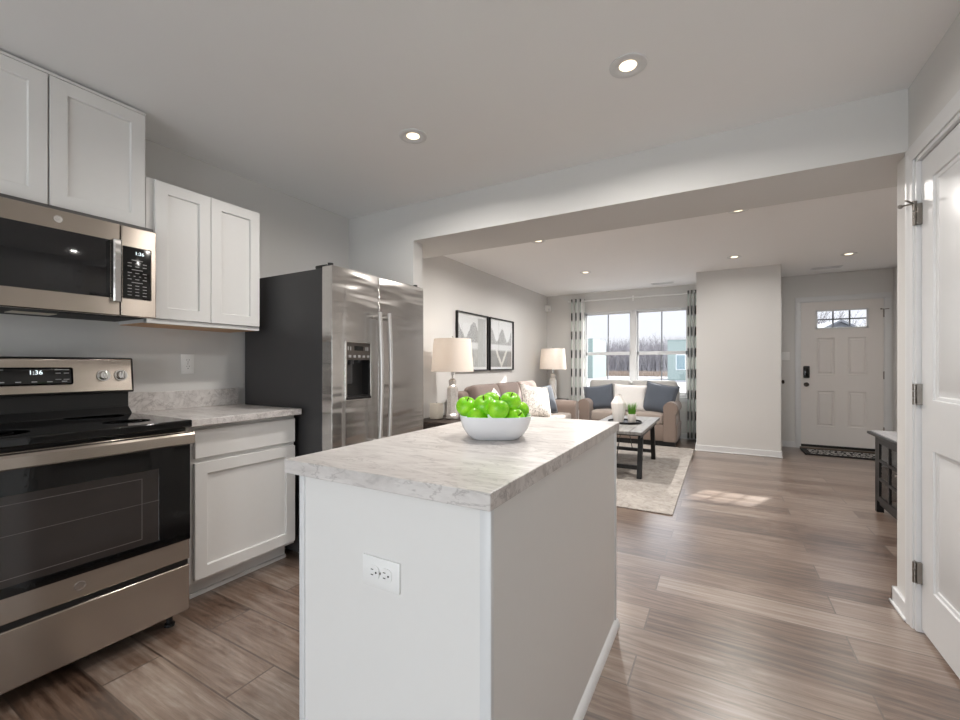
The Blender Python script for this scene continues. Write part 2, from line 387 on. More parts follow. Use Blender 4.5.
def root_of(o):
    while o.parent is not None: o = o.parent
    return o
def obj(name, b, mat, parent=None, local=False, bevel=0.0, angle=35, kind=None, label=None):
    bm = b.bm if isinstance(b, B) else b
    if parent is not None and not local:
        r = root_of(parent); bm.transform((Matrix.Translation(r.location) @ Matrix.Rotation(r.rotation_euler.z, 4, 'Z')).inverted())
    me = bpy.data.meshes.new(name); bm.to_mesh(me); bm.free()
    me.materials.append(mat)
    for p in me.polygons: p.use_smooth = True
    me.set_sharp_from_angle(angle=R(angle))
    o = bpy.data.objects.new(name, me); COL.objects.link(o)
    if parent is not None: o.parent = parent
    if bevel:
        md = o.modifiers.new('soft_edges', 'BEVEL'); md.width = bevel; md.segments = 2; md.limit_method = 'ANGLE'; md.angle_limit = R(50)
        md.harden_normals = False
    if kind: o['kind'] = kind
    if label: o['label'] = label
    return o
def tag(o, label, cat, group=None, kind=None):
    o['label'] = label; o['category'] = cat
    if group: o['group'] = group
    if kind: o['kind'] = kind
    return o
def thing(name, label, cat, loc=(0, 0, 0), rotz=0.0, group=None, kind=None):
    o = bpy.data.objects.new(name, None); COL.objects.link(o); o.empty_display_size = 0.05
    o.location = loc; o.rotation_euler = (0, 0, rotz)
    return tag(o, label, cat, group, kind)
def struct(name, b, mat, label=None, cat=None, bevel=0.0):
    o = obj(name, b, mat, bevel=bevel); o['kind'] = 'structure'
    if label: o['label'] = label; o['category'] = cat
    return o
def sroot(name, label, cat, loc):
    o = thing(name, label, cat, loc); o['kind'] = 'structure'; return o
def dup(root, loc, rotz=None, label=None):
    r = root.copy(); COL.objects.link(r); r.location = loc
    if rotz is not None: r.rotation_euler = (0, 0, rotz) if not isinstance(rotz, tuple) else rotz
    if label: r['label'] = label
    for ch in list(root.children):
        c = ch.copy(); COL.objects.link(c); c.parent = r
        for g_ in list(ch.children):
            d = g_.copy(); COL.objects.link(d); d.parent = c
    return r
def text_bm(s, size, depth=0.0006):
    cu = bpy.data.curves.new('txt', 'FONT'); cu.body = s; cu.size = size; cu.extrude = depth; cu.align_x = 'CENTER'; cu.align_y = 'CENTER'
    o = bpy.data.objects.new('txt', cu); COL.objects.link(o); bpy.context.view_layer.update()
    me = bpy.data.meshes.new_from_object(o.evaluated_get(bpy.context.evaluated_depsgraph_get()))
    bm = bmesh.new(); bm.from_mesh(me); bpy.data.meshes.remove(me); bpy.data.objects.remove(o); bpy.data.curves.remove(cu)
    return bm
TXT_PX = Matrix(((0, 0, 1, 0), (1, 0, 0, 0), (0, 1, 0, 0), (0, 0, 0, 1)))   # text standing upright, read from +x

# ================================================================== THE ROOM
XL, XRK, XF, YF, YB, ZC = -2.83, 0.75, 1.961, 7.55, -2.5, 2.45
struct('floor', B().box(XL - .15, YB - .15, -0.12, XF + .15, YF + .15, 0.0), M['floor'], 'brown grey wood plank floor running through kitchen and living room', 'floor')
struct('ceiling', B().box(XL - .15, YB - .15, ZC, XF + .15, YF + .15, ZC + .12), M['ceil'], 'flat white ceiling with recessed lights', 'ceiling')
struct('wall_left', B().box(XL - .14, YB, 0, XL, YF, ZC), M['wall'], 'long pale grey wall behind range, fridge and sofa', 'wall')
WX0, WX1, WZ0, WZ1 = -2.145, -0.45, 0.665, 2.11      # living window opening
DX0, DX1, DZ1 = 0.965, 1.886, 2.078                  # front door opening
fw = B()
fw.box(XL, YF, 0, WX0, YF + .14, ZC).box(WX0, YF, 0, WX1, YF + .14, WZ0).box(WX0, YF, WZ1, WX1, YF + .14, ZC)
fw.box(WX1, YF, 0, DX0, YF + .14, ZC).box(DX0, YF, DZ1, DX1, YF + .14, ZC).box(DX1, YF, 0, XF + .14, YF + .14, ZC)
struct('wall_front', fw, M['wall'], 'grey front wall holding the big window and front door', 'wall')
BX0, BX1, BZ1 = -2.0, 0.6, 2.15                       # sliding glass door opening behind the camera
bw = B().box(XL, YB - .14, 0, BX0, YB, ZC).box(BX0, YB - .14, BZ1, BX1, YB, ZC).box(BX1, YB - .14, 0, XRK + .12, YB, ZC)
struct('wall_back', bw, M['wall'], 'grey wall with a sliding glass door behind the kitchen', 'wall')
PY0, PY1, PZ1 = 1.795, 2.600, 2.082                   # pantry door opening
rw = B().box(XRK, YB, 0, XRK + .115, PY0, ZC).box(XRK, PY0, PZ1, XRK + .115, PY1, ZC).box(XRK, PY1, 0, XRK + .115, 2.835, ZC)
struct('wall_right', rw, M['wall'], 'grey wall around the white panelled pantry door', 'wall')
hw = B().box(XRK + .115, 2.72, 0, 1.6, 2.835, ZC).box(1.48, 2.835, 0, 1.6, 4.75, ZC).box(1.6, 4.63, 0, XF + .14, 4.75, ZC).box(XF, 4.75, 0, XF + .14, YF, ZC)
struct('wall_hall', hw, M['wall'], 'grey hallway wall beyond the kitchen corner', 'wall')
struct('wall_stub', B().box(XL, 2.69, 0, -2.125, 2.81, 2.158), M['wall'], 'short grey wall end beside the refrigerator', 'wall')
struct('wall_header', B().box(XL, 2.69, 2.158, 1.6, 3.185, ZC), M['wall'], 'wide dropped beam between kitchen and living room', 'beam')
CLX0, CLX1, CLY = -0.302, 0.652, 6.585
cw = B().box(CLX0, CLY, 0, CLX1, YF, ZC)
struct('wall_closet', cw, M['wall'], 'projecting grey closet wall between window and front door', 'wall')

def base_box(name, rects, label, h=0.083):
    b = B()
    for x0, y0, x1, y1 in rects: b.box(x0, y0, 0, x1, y1, h, 0.004, 1)
    for x0, y0, x1, y1 in rects: b.box(x0 - .009, y0 - .009, 0, x1 + .009, y1 + .009, .016, 0.006, 3)
    return struct(name, b, M['trim'], label, 'baseboard')
base_box('baseboard_closet', [(CLX0 - .014, CLY - .014, CLX1 + .014, CLY), (CLX0 - .014, CLY, CLX0, YF), (CLX1, CLY, CLX1 + .014, 6.72)], 'white baseboard around the projecting closet wall')
base_box('baseboard_front', [(XL, YF - .014, CLX0 - .014, YF), (CLX1, YF - .014, .914, YF)], 'white baseboard along the front wall')
base_box('baseboard_left', [(XL, 2.81, XL + .014, YF - .014), (XL + .014, 2.81, -2.125, 2.824), (-2.125, 2.69, -2.111, 2.824)], 'white baseboard along the living room left wall')
base_box('baseboard_right', [(XRK - .017, 2.665, XRK, 2.853), (XRK - .017, 2.835, XRK + .2, 2.853), (XRK - .014, YB, XRK, 1.73)], 'white baseboard at the end of the pantry wall')
base_box('baseboard_hall', [(1.466, 2.849, 1.48, 4.75), (XF - .014, 4.75, XF, YF)], 'white baseboard along the hallway wall')

M['gbar'] = plain('grey_glazing_bar', S(120, 124, 130), .5)
# ---- front window: a pair of double-hung sashes
w = sroot('window_1', 'bright double hung window pair over the loveseat with grey mullion bars', 'window', (-1.295, YF, WZ0))
fr = B()
y0, y1 = YF + .03, YF + .115
xm0, xm1 = -1.345, -1.245
fr.box(WX0, y0, WZ1 - .025, WX1, y1, WZ1, .003).box(WX0, y0, WZ0, WX1, y1, WZ0 + .035, .003)
fr.box(WX0, y0, WZ0, WX0 + .028, y1, WZ1, .003).box(WX1 - .028, y0, WZ0, WX1, y1, WZ1, .003).box(xm0, y0 - .02, WZ0, xm1, y1, WZ1, .003)
obj('window_frame', fr, M['trim'], w)
sill = B().box(WX0 - .03, YF - .045, WZ0 - .022, WX1 + .03, YF + .1, WZ0, .004).box(WX0 - .02, YF - .014, WZ0 - .08, WX1 + .02, YF, WZ0 - .022, .003)
obj('window_sill', sill, M['trim'], w)
for a, c in ((WX0 + .028, xm0), (xm1, WX1 - .028)):
    for zz0, zz1, yy in ((WZ0 + .035, 1.375, YF + .05), (1.375, WZ1 - .025, YF + .08)):
        s_ = B(); z0, z1 = zz0, zz1; f_ = .022
        s_.box(a, yy, z0, a + f_, yy + .028, z1, .002).box(c - f_, yy, z0, c, yy + .028, z1, .002)
        s_.box(a, yy, z0, c, yy + .028, z0 + f_ + .008, .002).box(a, yy, z1 - f_ - .004, c, yy + .028, z1, .002)
        so = obj('window_sash', s_, M['trim'], w)
        obj('glazing_bar', B().box((a + c) / 2 - .009, yy + .008, z0 + .02, (a + c) / 2 + .009, yy + .022, z1 - .02), M['gbar'], so)
        obj('pane', B().box(a + .015, yy + .012, z0 + .015, c - .015, yy + .018, z1 - .015), M['glass'], so)

# ---- sliding glass door behind the camera (daylight source for the kitchen)
w = sroot('window_2', 'white framed sliding glass door behind the kitchen', 'glass door', (-1.0, YB, 0))
fr = B(); ya, yb = YB - .11, YB - .03
for q in ((BX0, 0, BX0 + .06, BZ1), (BX1 - .06, 0, BX1, BZ1), (-.75, 0, -.65, BZ1), (BX0, BZ1 - .07, BX1, BZ1), (BX0, 0, BX1, .06)):
    fr.box(q[0], ya, q[1], q[2], yb, q[3], .003)
obj('window_frame', fr, M['trim'], w)
for a, c in ((BX0 + .06, -.75), (-.65, BX1 - .06)): obj('pane', B().box(a, YB - .075, .06, c, YB - .065, BZ1 - .07), M['glass'], w)

# ---- front door
d = sroot('door_1', 'white front door with six pane transom light and four panels', 'door', (1.425, YF, 0))
cas = B(); cy0, cy1 = YF - .018, YF
cas.box(.914, cy0, 0, .980, cy1, 2.135, .004).box(1.871, cy0, 0, 1.940, cy1, 2.135, .004).box(.914, cy0 - .001, 2.066, 1.940, cy1, 2.135, .004)
cas.box(DX0, YF, 0, DX0 + .018, YF + .13, DZ1).box(DX1 - .018, YF, 0, DX1, YF + .13, DZ1).box(DX0, YF, DZ1 - .018, DX1, YF + .13, DZ1)
obj('door_casing', cas, M['trim'], d)
us = [.984, 1.165, 1.36, 1.50, 1.70, 1.867]; vs = [.055, .322, .812, 1.043, 1.554, 1.69, 1.93, 2.060]
lf = B().slab(us, vs, .044, panels=[(1.165, .322, 1.36, .812), (1.50, .322, 1.70, .812), (1.165, 1.043, 1.36, 1.554), (1.50, 1.043, 1.70, 1.554)],
              holes=[(1.165, 1.69, 1.70, 1.93)], steps=((.010, -.012), (.012, 0), (.012, .010)), mat=face_ny(0, YF + .012))
leaf = obj('door_leaf', lf, plain('off_white_door_paint', S(224, 220, 217), .4, tex=.01), d)
lt = B(); x0, x1, z0, z1 = 1.148, 1.715, 1.675, 1.944
lt.box(x0, YF + .004, z0, x1, YF + .012, z0 + .022, .002).box(x0, YF + .004, z1 - .022, x1, YF + .012, z1, .002).box(x0, YF + .004, z0, x0 + .022, YF + .012, z1, .002).box(x1 - .022, YF + .004, z0, x1, YF + .012, z1, .002)
lo = obj('transom_trim', lt, M['trim'], d)
gb = B()
for i in (1, 2): gb.box(1.165 + .535 * i / 3 - .009, YF + .02, 1.69, 1.165 + .535 * i / 3 + .009, YF + .032, 1.93)
gb.box(1.165, YF + .02, 1.801, 1.70, YF + .032, 1.819)
obj('glazing_bar', gb, M['gbar'], lo)
obj('pane', B().box(1.16, YF + .024, 1.685, 1.705, YF + .028, 1.935), M['glass'], lo)
lk = B().box(1.010, YF - .016, .992, 1.082, YF + .012, 1.163, .012, 3)
lko = obj('keypad_lock', lk, M['black'], d)
obj('key_panel', B().box(1.020, YF - .018, 1.02, 1.072, YF - .015, 1.135, .001), M['gloss_black'], lko)
obj('door_knob', B().cyl((1.046, YF + .012, .9), (1.046, YF + .004, .9), .031).lathe([(.0001, 0), (.018, .002), (.027, .014), (.026, .026), (.013, .036), (.011, .055)], mat=Matrix.Translation((1.046, YF - .048, .9)) @ Matrix.Rotation(-pi / 2, 4, 'X')), M['bronze'], d, label='dark bronze round door knob')
for z in (.3, 1.04, 1.86): obj('hinge', B().box(1.862, YF - .004, z - .05, 1.877, YF + .012, z + .05).cyl((1.869, YF - .006, z - .052), (1.869, YF - .006, z + .052), .006), M['nickel'], d)
obj('hinge_stop', B().cyl((1.869, YF - .008, 1.915), (1.83, YF - .05, 1.915), .005).cyl((1.869, YF - .008, 1.915), (1.91, YF - .04, 1.915), .005).cyl((1.83, YF - .05, 1.915), (1.826, YF - .054, 1.915), .009), M['nickel'], d)
obj('threshold', B().box(DX0, YF - .03, 0, DX1, YF + .12, .022, .004), plain('bronze_threshold', S(120, 108, 98), .4, .6), d, label='metal threshold strip')
obj('door_sweep', B().box(.984, YF + .008, .022, 1.867, YF + .05, .056), M['dark'], d, label='dark rubber door sweep')

# ---- closet door facing the entry (only its knob shows past the corner)
d = sroot('door_3', 'closet door round the corner with dark knob showing', 'door', (CLX1, 7.05, 0))
obj('door_leaf', B().slab([6.78, 6.88, 7.30, 7.40], [.02, .2, .9, 1.05, 1.9, 2.03], .02, panels=[(6.88, .2, 7.30, .9), (6.88, 1.05, 7.30, 1.9)], mat=face_px(CLX1 + .02)), M['trim'], d)
obj('door_casing', B().box(CLX1, 6.722, 0, CLX1 + .022, 6.78, 2.09, .003).box(CLX1, 7.40, 0, CLX1 + .022, 7.46, 2.09, .003).box(CLX1, 6.722, 2.03, CLX1 + .022, 7.46, 2.09, .003), M['trim'], d)
obj('door_knob', B().lathe([(.03, 0), (.03, .006), (.011, .008), (.011, .03), (.024, .036), (.027, .048), (.018, .06), (.0001, .062)], mat=Matrix.Translation((CLX1 + .02, 7.0, .95)) @ Matrix.Rotation(pi / 2, 4, 'Y')), M['bronze'], d)

# ---- pantry door on the right
d = sroot('door_2', 'tall white two panel pantry door at the right edge', 'door', (XRK, 2.2, 0))
cas = B()
def cas_prof(o): return [(0, 0), (-.010, 0), (-.013, o * .012), (-.013, o * .03), (-.018, o * .038), (-.018, o * .06), (0, o * .06)]
cas.prism([(XRK + x, PY1 + .007 + y) for x, y in cas_prof(1)], 'z', 0, 2.146)
cas.prism([(XRK + x, PY0 - .007 + y) for x, y in cas_prof(-1)], 'z', 0, 2.146)
cas.prism([(XRK + x - .0005, PZ1 + .004 + y) for x, y in cas_prof(1)], 'y', PY0 - .067, PY1 + .067)
cas.box(XRK - .004, PY1 - .014, 0, XRK + .115, PY1 + .008, PZ1 + .004, .002, 1).box(XRK - .004, PY0 - .008, 0, XRK + .115, PY0 + .014, PZ1 + .004, .002, 1).box(XRK - .004, PY0, PZ1 - .014, XRK + .115, PY1, PZ1 + .004, .002, 1)
obj('door_casing', cas, M['trim'], d)
ld0, ld1 = -(PY1 - .018), -(PY0 + .018)
us = [ld0, ld0 + .115, ld1 - .115, ld1]; vs = [.018, .225, .815, 1.025, 1.958, 2.064]
lf = B().slab(us, vs, .035, panels=[(us[1], .225, us[2], .815), (us[1], 1.025, us[2], 1.958)], steps=((.003, -.007), (.012, -.002), (.004, -.004), (.010, 0), (.020, .009)), mat=face_nx(XRK + .012))
obj('door_leaf', lf, M['trim'], d)
for i, z in enumerate((.262, 1.045, 1.835)):
    h_ = B().box(XRK - .006, PY1 - .03, z - .046, XRK + .013, PY1 + .004, z + .046, .001, 1)
    for q in (-.046, -.016, .016): h_.cyl((XRK - .010, PY1 - .016, z + q), (XRK - .010, PY1 - .016, z + q + .028), .0075, n=12)
    ho = obj('hinge', h_, M['nickel'], d)
obj('hinge_stop', B().cyl((XRK - .012, PY1 - .016, 1.885), (XRK - .045, PY1 + .03, 1.892), .004, n=10).cyl((XRK - .012, PY1 - .016, 1.885), (XRK - .050, PY1 - .055, 1.892), .004, n=10).cyl((XRK - .045, PY1 + .03, 1.892), (XRK - .040, PY1 + .042, 1.893), .009, n=12).cyl((XRK - .010, PY1 - .016, 1.875), (XRK - .010, PY1 - .016, 1.895), .009, n=12), M['nickel'], d, label='brass coloured hinge pin door stop')
obj('door_knob', B().lathe([(.03, 0), (.03, .006), (.011, .008), (.011, .03), (.024, .036), (.027, .048), (.018, .06), (.0001, .062)], mat=Matrix.Translation((XRK + .012, PY0 + .08, .95)) @ Matrix.Rotation(-pi / 2, 4, 'Y')), M['nickel'], d)

# ================================================================== KITCHEN
# ---- upper cabinets
def shaker(y0, y1, z0, z1, rail=.058, t=.02): return B().slab([y0, y0 + rail, y1 - rail, y1], [z0, z0 + rail, z1 - rail, z1], t, panels=[(y0 + rail, z0 + rail, y1 - rail, z1 - rail)], steps=((.0025, -.012),), mat=face_px(0))
def shift(b, x): b.bm.transform(Matrix.Translation((x, 0, 0))); return b
UX = -2.505
t = thing('upper_cabinet', 'white double door wall cabinet right above the microwave, touching the ceiling', 'cabinet', (XL, .668, 1.843))
cb = B().box(XL, .29, 1.846, UX - .021, 1.046, 2.428, .001, 1).box(UX - .04, .29, 2.424, UX - .012, 1.046, 2.436)
obj('carcass', cb, M['cab'], t, bevel=.001)
for a, c in ((.297, .684), (.690, 1.039)): obj('door', shift(shaker(a, c, 1.858, 2.416), UX), M['cab'], t, bevel=.0015)
t = thing('upper_cabinet', 'white double door wall cabinet between microwave and refrigerator', 'cabinet', (XL, 1.35, 1.387))
obj('carcass', B().box(XL, 1.050, 1.39, UX - .021, 1.652, 2.125, .001, 1).box(UX - .045, 1.050, 1.387, UX - .014, 1.652, 1.408), M['cab'], t, bevel=.001)
obj('underside', B().box(XL + .005, 1.055, 1.3875, UX - .046, 1.647, 1.392), M['birch'], t, label='pale bare plywood underside')
for a, c in ((1.082, 1.3535), (1.3565, 1.646)): obj('door', shift(shaker(a, c, 1.411, 2.118), UX), M['cab'], t, bevel=.0015)
# ---- base cabinet and worktop
FX = -2.222
t = thing('base_cabinet', 'white base cabinet with one drawer over one door beside the range', 'cabinet', (XL, 1.355, 0))
obj('carcass', B().box(XL + .004, 1.060, .105, FX - .021, 1.693, .879, .001, 1), M['cab'], t, bevel=.001)
obj('toe_kick', B().box(XL + .004, 1.060, 0, -2.33, 1.693, .105).box(-2.33, 1.060, 0, -2.315, 1.695, .022, .005), M['cab'], t)
obj('drawer', shift(B().slab([1.127, 1.686], [.716, .857], .02, mat=face_px(0)), FX), M['cab'], t, bevel=.0025)
obj('door', shift(shaker(1.127, 1.686, .124, .694), FX), M['cab'], t, bevel=.0015)
t = thing('kitchen_worktop', 'short marble patterned worktop and backsplash beside the range', 'worktop', (XL, 1.37, .879))
obj('slab', B().box(XL, 1.043, .879, -2.180, 1.700, .914), M['marble'], t, bevel=.003)
obj('backsplash', B().box(XL, 1.046, .914, XL + .02, 1.698, 1.02), M['marble'], t, bevel=.002)

# ---- electric range
RY0, RY1 = .273, 1.036; rm = (RY0 + RY1) / 2
t = thing('range', 'stainless steel freestanding electric range with black glass oven door', 'range', (-2.45, rm, 0))
obj('body', B().box(-2.80, RY0, .07, -2.118, RY1, .895), M['black'], t, bevel=.003)
for x in (-2.165, -2.74):
    for y in (RY0 + .06, RY1 - .045): obj('foot', B().cyl((x, y, 0), (x, y, .012), .02).cyl((x, y, .012), (x, y, .072), .012), M['black'], t)
obj('storage_drawer', B().box(-2.117, RY0 + .003, .078, -2.080, RY1 - .003, .283), M['steel'], t, bevel=.005)
od = obj('oven_door', B().box(-2.117, RY0 + .003, .306, -2.080, RY1 - .003, .880), M['steel'], t, bevel=.004)
gl = B().slab([RY0 + .003, RY0 + .10, RY1 - .125, RY1 - .003], [.395, .43, .735, .826], .006, panels=[(RY0 + .10, .43, RY1 - .125, .735)], steps=((.0015, -.0015),), mat=face_px(-2.0765))
obj('oven_glass', gl, M['gloss_black'], od, label='black glass oven window')
M['oven_in'] = plain('brown_black_oven_window', S(50, 45, 43), .12, tex=.15, tscale=12)
obj('oven_window', B().box(-2.0795, RY0 + .101, .431, -2.0777, RY1 - .126, .734), M['oven_in'], od, label='brown black see through oven window')
fl = B(); a0, a1, b0, b1 = RY0 + .155, RY1 - .185, .455, .705
for q in ((a0, b0, a1, b0 + .002), (a0, b1 - .002, a1, b1), (a0, b0, a0 + .002, b1), (a1 - .002, b0, a1, b1), (RY0 + .1, .60, RY1 - .125, .6015)): fl.box(-2.0780, q[0], q[1], -2.0772, q[2], q[3])
obj('window_outline', fl, plain('grey_oven_outline', S(104, 98, 95), .4), od)
hb = B().prism([(-2.047, .830), (-2.035, .826), (-2.028, .832), (-2.028, .868), (-2.034, .876), (-2.052, .880)], 'y', RY0 + .006, RY1 - .006)
for y in (RY0 + .03, RY1 - .03): hb.box(-2.082, y - .018, .838, -2.042, y + .018, .872)
obj('handle', hb, M['steel'], od, bevel=.002)
def badge(mat_, r=.017):
    b_ = B().lathe([(r, 0), (r, .0012), (r * .90, .0016), (r * .88, .0008), (r * .80, .0008), (.0001, .0008)], n=32, mat=mat_ @ TXT_PX)
    tb = text_bm('GE', r * .95, .0006); tb.transform(mat_ @ TXT_PX @ Matrix.Translation((0, 0, .0012))); b_.merge(tb); return b_
obj('badge', badge(Matrix.Translation((-2.080, .655, .352))), M['steel_f'], od, label='small round embossed badge')
obj('door_gap', B().box(-2.116, RY0 + .006, .285, -2.09, RY1 - .006, .304), M['black'], t)
ct = obj('cooktop', B().box(-2.80, RY0 - .002, .8955, -2.064, RY1 + .001, .929), M['gloss_black'], t, bevel=.006)
M['burner'] = plain('grey_burner_ring', S(60, 60, 62), .2)
for x, y, r_ in ((-2.24, .45, .115), (-2.24, .86, .085), (-2.56, .45, .08), (-2.56, .86, .11)):
    obj('burner_ring', B().lathe([(r_, 0), (r_, .0006), (r_ - .003, .0006), (r_ - .003, 0)], (x, y, .929), 48).lathe([(r_ * .6, 0), (r_ * .6, .0006), (r_ * .6 - .002, .0006), (r_ * .6 - .002, 0)], (x, y, .929), 48), M['burner'], ct)
obj('rear_riser', B().box(-2.80, RY0 + .004, .929, -2.665, RY1 - .004, 1.042).prism([(-2.665, .929), (-2.62, .929), (-2.665, .965)], 'y', RY0 + .004, RY1 - .004), M['black'], t, bevel=.004)
bz = B().prism([(-2.80, 1.036), (-2.645, 1.036), (-2.662, 1.210), (-2.80, 1.210)], 'y', RY0 - .002, RY1 + .013)
obj('panel_housing', bz, M['black'], t, bevel=.006)
cp = obj('control_panel', B().prism([(-2.66, 1.044), (-2.640, 1.044), (-2.656, 1.203), (-2.67, 1.203)], 'y', RY0 + .004, RY1 + .004), M['steel'], t, bevel=.004)
tilt = Matrix.Translation((-2.648, 0, 1.122)) @ Matrix.Rotation(R(-5.7), 4, 'Y')
def on_panel(b): b.bm.transform(tilt); return b
dp = obj('display', on_panel(B().box(-.002, .505, -.040, .0035, .808, .040, .009, 4)), M['screen'], cp)
tb = text_bm('1:36', .027); tb.transform(tilt @ Matrix.Translation((.0042, .683, .017)) @ TXT_PX)
obj('clock_digits', tb, M['digits'], cp)
kb = []
for i in range(6): kb.append((.0035, .519 + i * .050, -.026, .0042, .537 + i * .050, -.022))
for y in (.528, .562, .757, .785): kb += [(.0035, y - .009, .012, .0042, y + .009, .0155), (.0035, y - .010, -.016, .0042, y + .010, -.014)]
for y0_, y1_ in ((.515, .585), (.745, .795)): kb.append((.0035, y0_, .028, .0042, y1_, .031))
for q in kb: obj('key_label', on_panel(B().box(*q)), M['keys'], cp)
for y in (.318, .383, .922, .992):
    kn = B().cyl((0, y, 0), (.006, y, 0), .027, n=32).cyl((.006, y, 0), (.026, y, 0), .0225, .0185, 32).box(.024, y - .006, -.019, .034, y + .006, .019, .003)
    ko = obj('knob', on_panel(kn), M['chrome'], cp)

# ---- over-the-range microwave
MY0, MY1, MX = .287, 1.048, -2.412
t = thing('microwave', 'stainless steel over the range microwave with black window', 'microwave', (XL, .667, 1.405))
obj('body', B().box(XL, MY0, 1.412, MX - .032, MY1, 1.843), plain('grey_microwave_case', S(90, 88, 87), .45, .5), t, bevel=.002)
mb = B().slab([MY0, MY0 + .04, .863, .903], [1.4, 1.476, 1.742, 1.822], .03, mat=face_px(MX))
md_ = obj('door', mb, M['steel'], t, bevel=.005)
obj('door_window', B().box(MX - .01, MY0 + .035, 1.478, MX + .002, .866, 1.742, .004), M['tint_glass'], md_, label='black glass microwave window')
obj('handle', B().prism([(MX + .002, .866), (MX + .024, .868), (MX + .028, .873), (MX + .028, .894), (MX + .022, .9), (MX + .002, .902)], 'z', 1.462, 1.745), M['steel_f'], md_, bevel=.002)
obj('badge', badge(Matrix.Translation((MX, .69, 1.782)), .015), M['steel_f'], md_, label='small round embossed badge')
pn = obj('control_panel', shift(B().slab([.905, MY1], [1.4, 1.822], .03, mat=face_px(0)), MX), M['steel'], t, bevel=.005)
obj('keypad', B().box(MX - .004, .909, 1.482, MX + .002, 1.026, 1.728, .006), M['screen'], pn, label='black touch keypad')
tb = text_bm('1:36', .022); tb.transform(Matrix.Translation((MX + .0026, .976, 1.699)) @ TXT_PX); obj('clock_digits', tb, M['digits'], pn)
for i, n_ in enumerate((1, 3, 3, 1, 3, 4, 3, 1, 3, 3, 3, 3)):
    z = 1.665 - i * .0150
    for j in range(n_):
        y = .967 + (j - (n_ - 1) / 2) * (.030 if n_ == 3 else .022); hw_ = .008 if n_ == 3 else (.022 if n_ == 1 else .004)
        obj('key_label', B().box(MX + .0018, y - hw_, z, MX + .0025, y + hw_, z + .0032), M['keys'], pn)
vg = B().box(XL + .02, MY0 + .02, 1.403, MX - .05, MY1 - .02, 1.412)
for i in range(9): vg.box(MX - .10 + i * .006, .72, 1.399, MX - .097 + i * .006, 1.01, 1.404)
obj('bottom_vent', vg, M['dark'], t)
obj('cooktop_lamp', B().box(-2.70, .60, 1.4005, -2.60, .74, 1.4035), plain('frosted_lamp_cover', S(220, 210, 190), .3), t)

# ---- refrigerator
FY0, FY1, FFX = 1.722, 2.590, -1.940
t = thing('refrigerator', 'stainless steel side by side refrigerator with charcoal sides', 'refrigerator', (-2.4, 2.156, 0))
obj('body', B().box(-2.79, FY0 + .004, .03, -2.034, FY1 - .004, 1.742), M['fridge_side'], t, bevel=.006)
obj('toe_grille', B().box(-2.10, FY0 + .01, .012, -2.0, FY1 - .01, .078), M['black'], t)
for x in (-2.74, -2.08):
    for y in (FY0 + .06, FY1 - .06): obj('foot', B().cyl((x, y, 0), (x, y, .032), .022), M['black'], t)
for y in (FY0 + .035, FY1 - .035): obj('hinge_cap', B().box(-2.10, y - .028, 1.742, -2.0, y + .028, 1.762, .006).cyl((-2.0, y, 1.748), (-2.0, y, 1.772), .016), M['black'], t)
obj('door_gasket', B().box(-2.036, FY0 + .008, .085, -2.024, FY1 - .008, 1.738), M['black'], t)
SP = 2.103
M['hnd'] = plain('satin_steel_handle', S(196, 192, 188), .3, .85)
def fdoor(y0_, y1_, hole=None):
    us_ = [y0_ + (y1_ - y0_) * i / 12 for i in range(13)]; vs_2 = [.085, 1.748]
    if hole: us_ += [hole[0], hole[2]]; vs_2 += [hole[1], hole[3]]
    us_ = sorted(us_); us_ = [u for i, u in enumerate(us_) if i == 0 or u - us_[i - 1] > .004 or (hole and u in (hole[0], hole[2]))]
    return B().slab(us_, vs_2, .082, holes=[hole] if hole else [], mat=face_px(FFX - .008), bulge=.010)
DH = (1.818, .968, 2.024, 1.312)
ld = obj('freezer_door', fdoor(FY0, SP - .003, DH), M['steel_f'], t, bevel=.006, angle=40)
rd = obj('fresh_food_door', fdoor(SP + .003, FY1), M['steel_f'], t, bevel=.006, angle=40)
dx = FFX + .002
ring = B().slab([DH[0] - .008, DH[0] + .006, DH[2] - .006, DH[2] + .008], [DH[1] - .010, DH[1] + .006, DH[3] - .004, DH[3] + .006], .02, holes=[(DH[0] + .006, DH[1] + .006, DH[2] - .006, DH[3] - .004)], mat=face_px(dx + .003))
obj('dispenser_bezel', ring, M['chrome'], ld, bevel=.002)
obj('dispenser_recess', B().box(dx - .078, DH[0], DH[1], dx - .07, DH[2], DH[3]).box(dx - .078, DH[0] - .003, DH[1], dx - .004, DH[0] + .004, DH[3]).box(dx - .078, DH[2] - .004, DH[1], dx - .004, DH[2] + .003, DH[3]).box(dx - .078, DH[0], DH[1] - .003, dx + .004, DH[2], DH[1] + .012), plain('dark_grey_dispenser', S(38, 37, 37), .3), ld)
obj('dispenser_controls', B().box(dx - .07, DH[0] + .003, 1.205, dx - .004, DH[2] - .003, DH[3]), plain('brown_grey_control_face', S(84, 78, 74), .3, .4), ld)
obj('dispenser_screen', B().box(dx - .006, 1.888, 1.262, dx - .003, 1.962, 1.290), M['screen'], ld)
for i in range(5): obj('dispenser_key', B().box(dx - .005, 1.842 + i * .0380, 1.218, dx - .0025, 1.862 + i * .0380, 1.234, .002), M['keys'], ld)
for y in (1.838, 1.858, 1.985, 2.0): obj('indicator_mark', B().box(dx - .005, y - .004, 1.262, dx - .003, y + .004, 1.285), M['keys'], ld)
obj('dispenser_paddle', B().box(dx - .05, 1.868, 1.06, dx - .044, 1.912, 1.18, .004).cyl((dx - .04, 1.89, 1.18), (dx - .04, 1.89, 1.205), .02).cyl((dx - .04, 1.955, 1.19), (dx - .04, 1.955, 1.205), .012), plain('grey_dispenser_paddle', S(70, 70, 72), .3), ld)
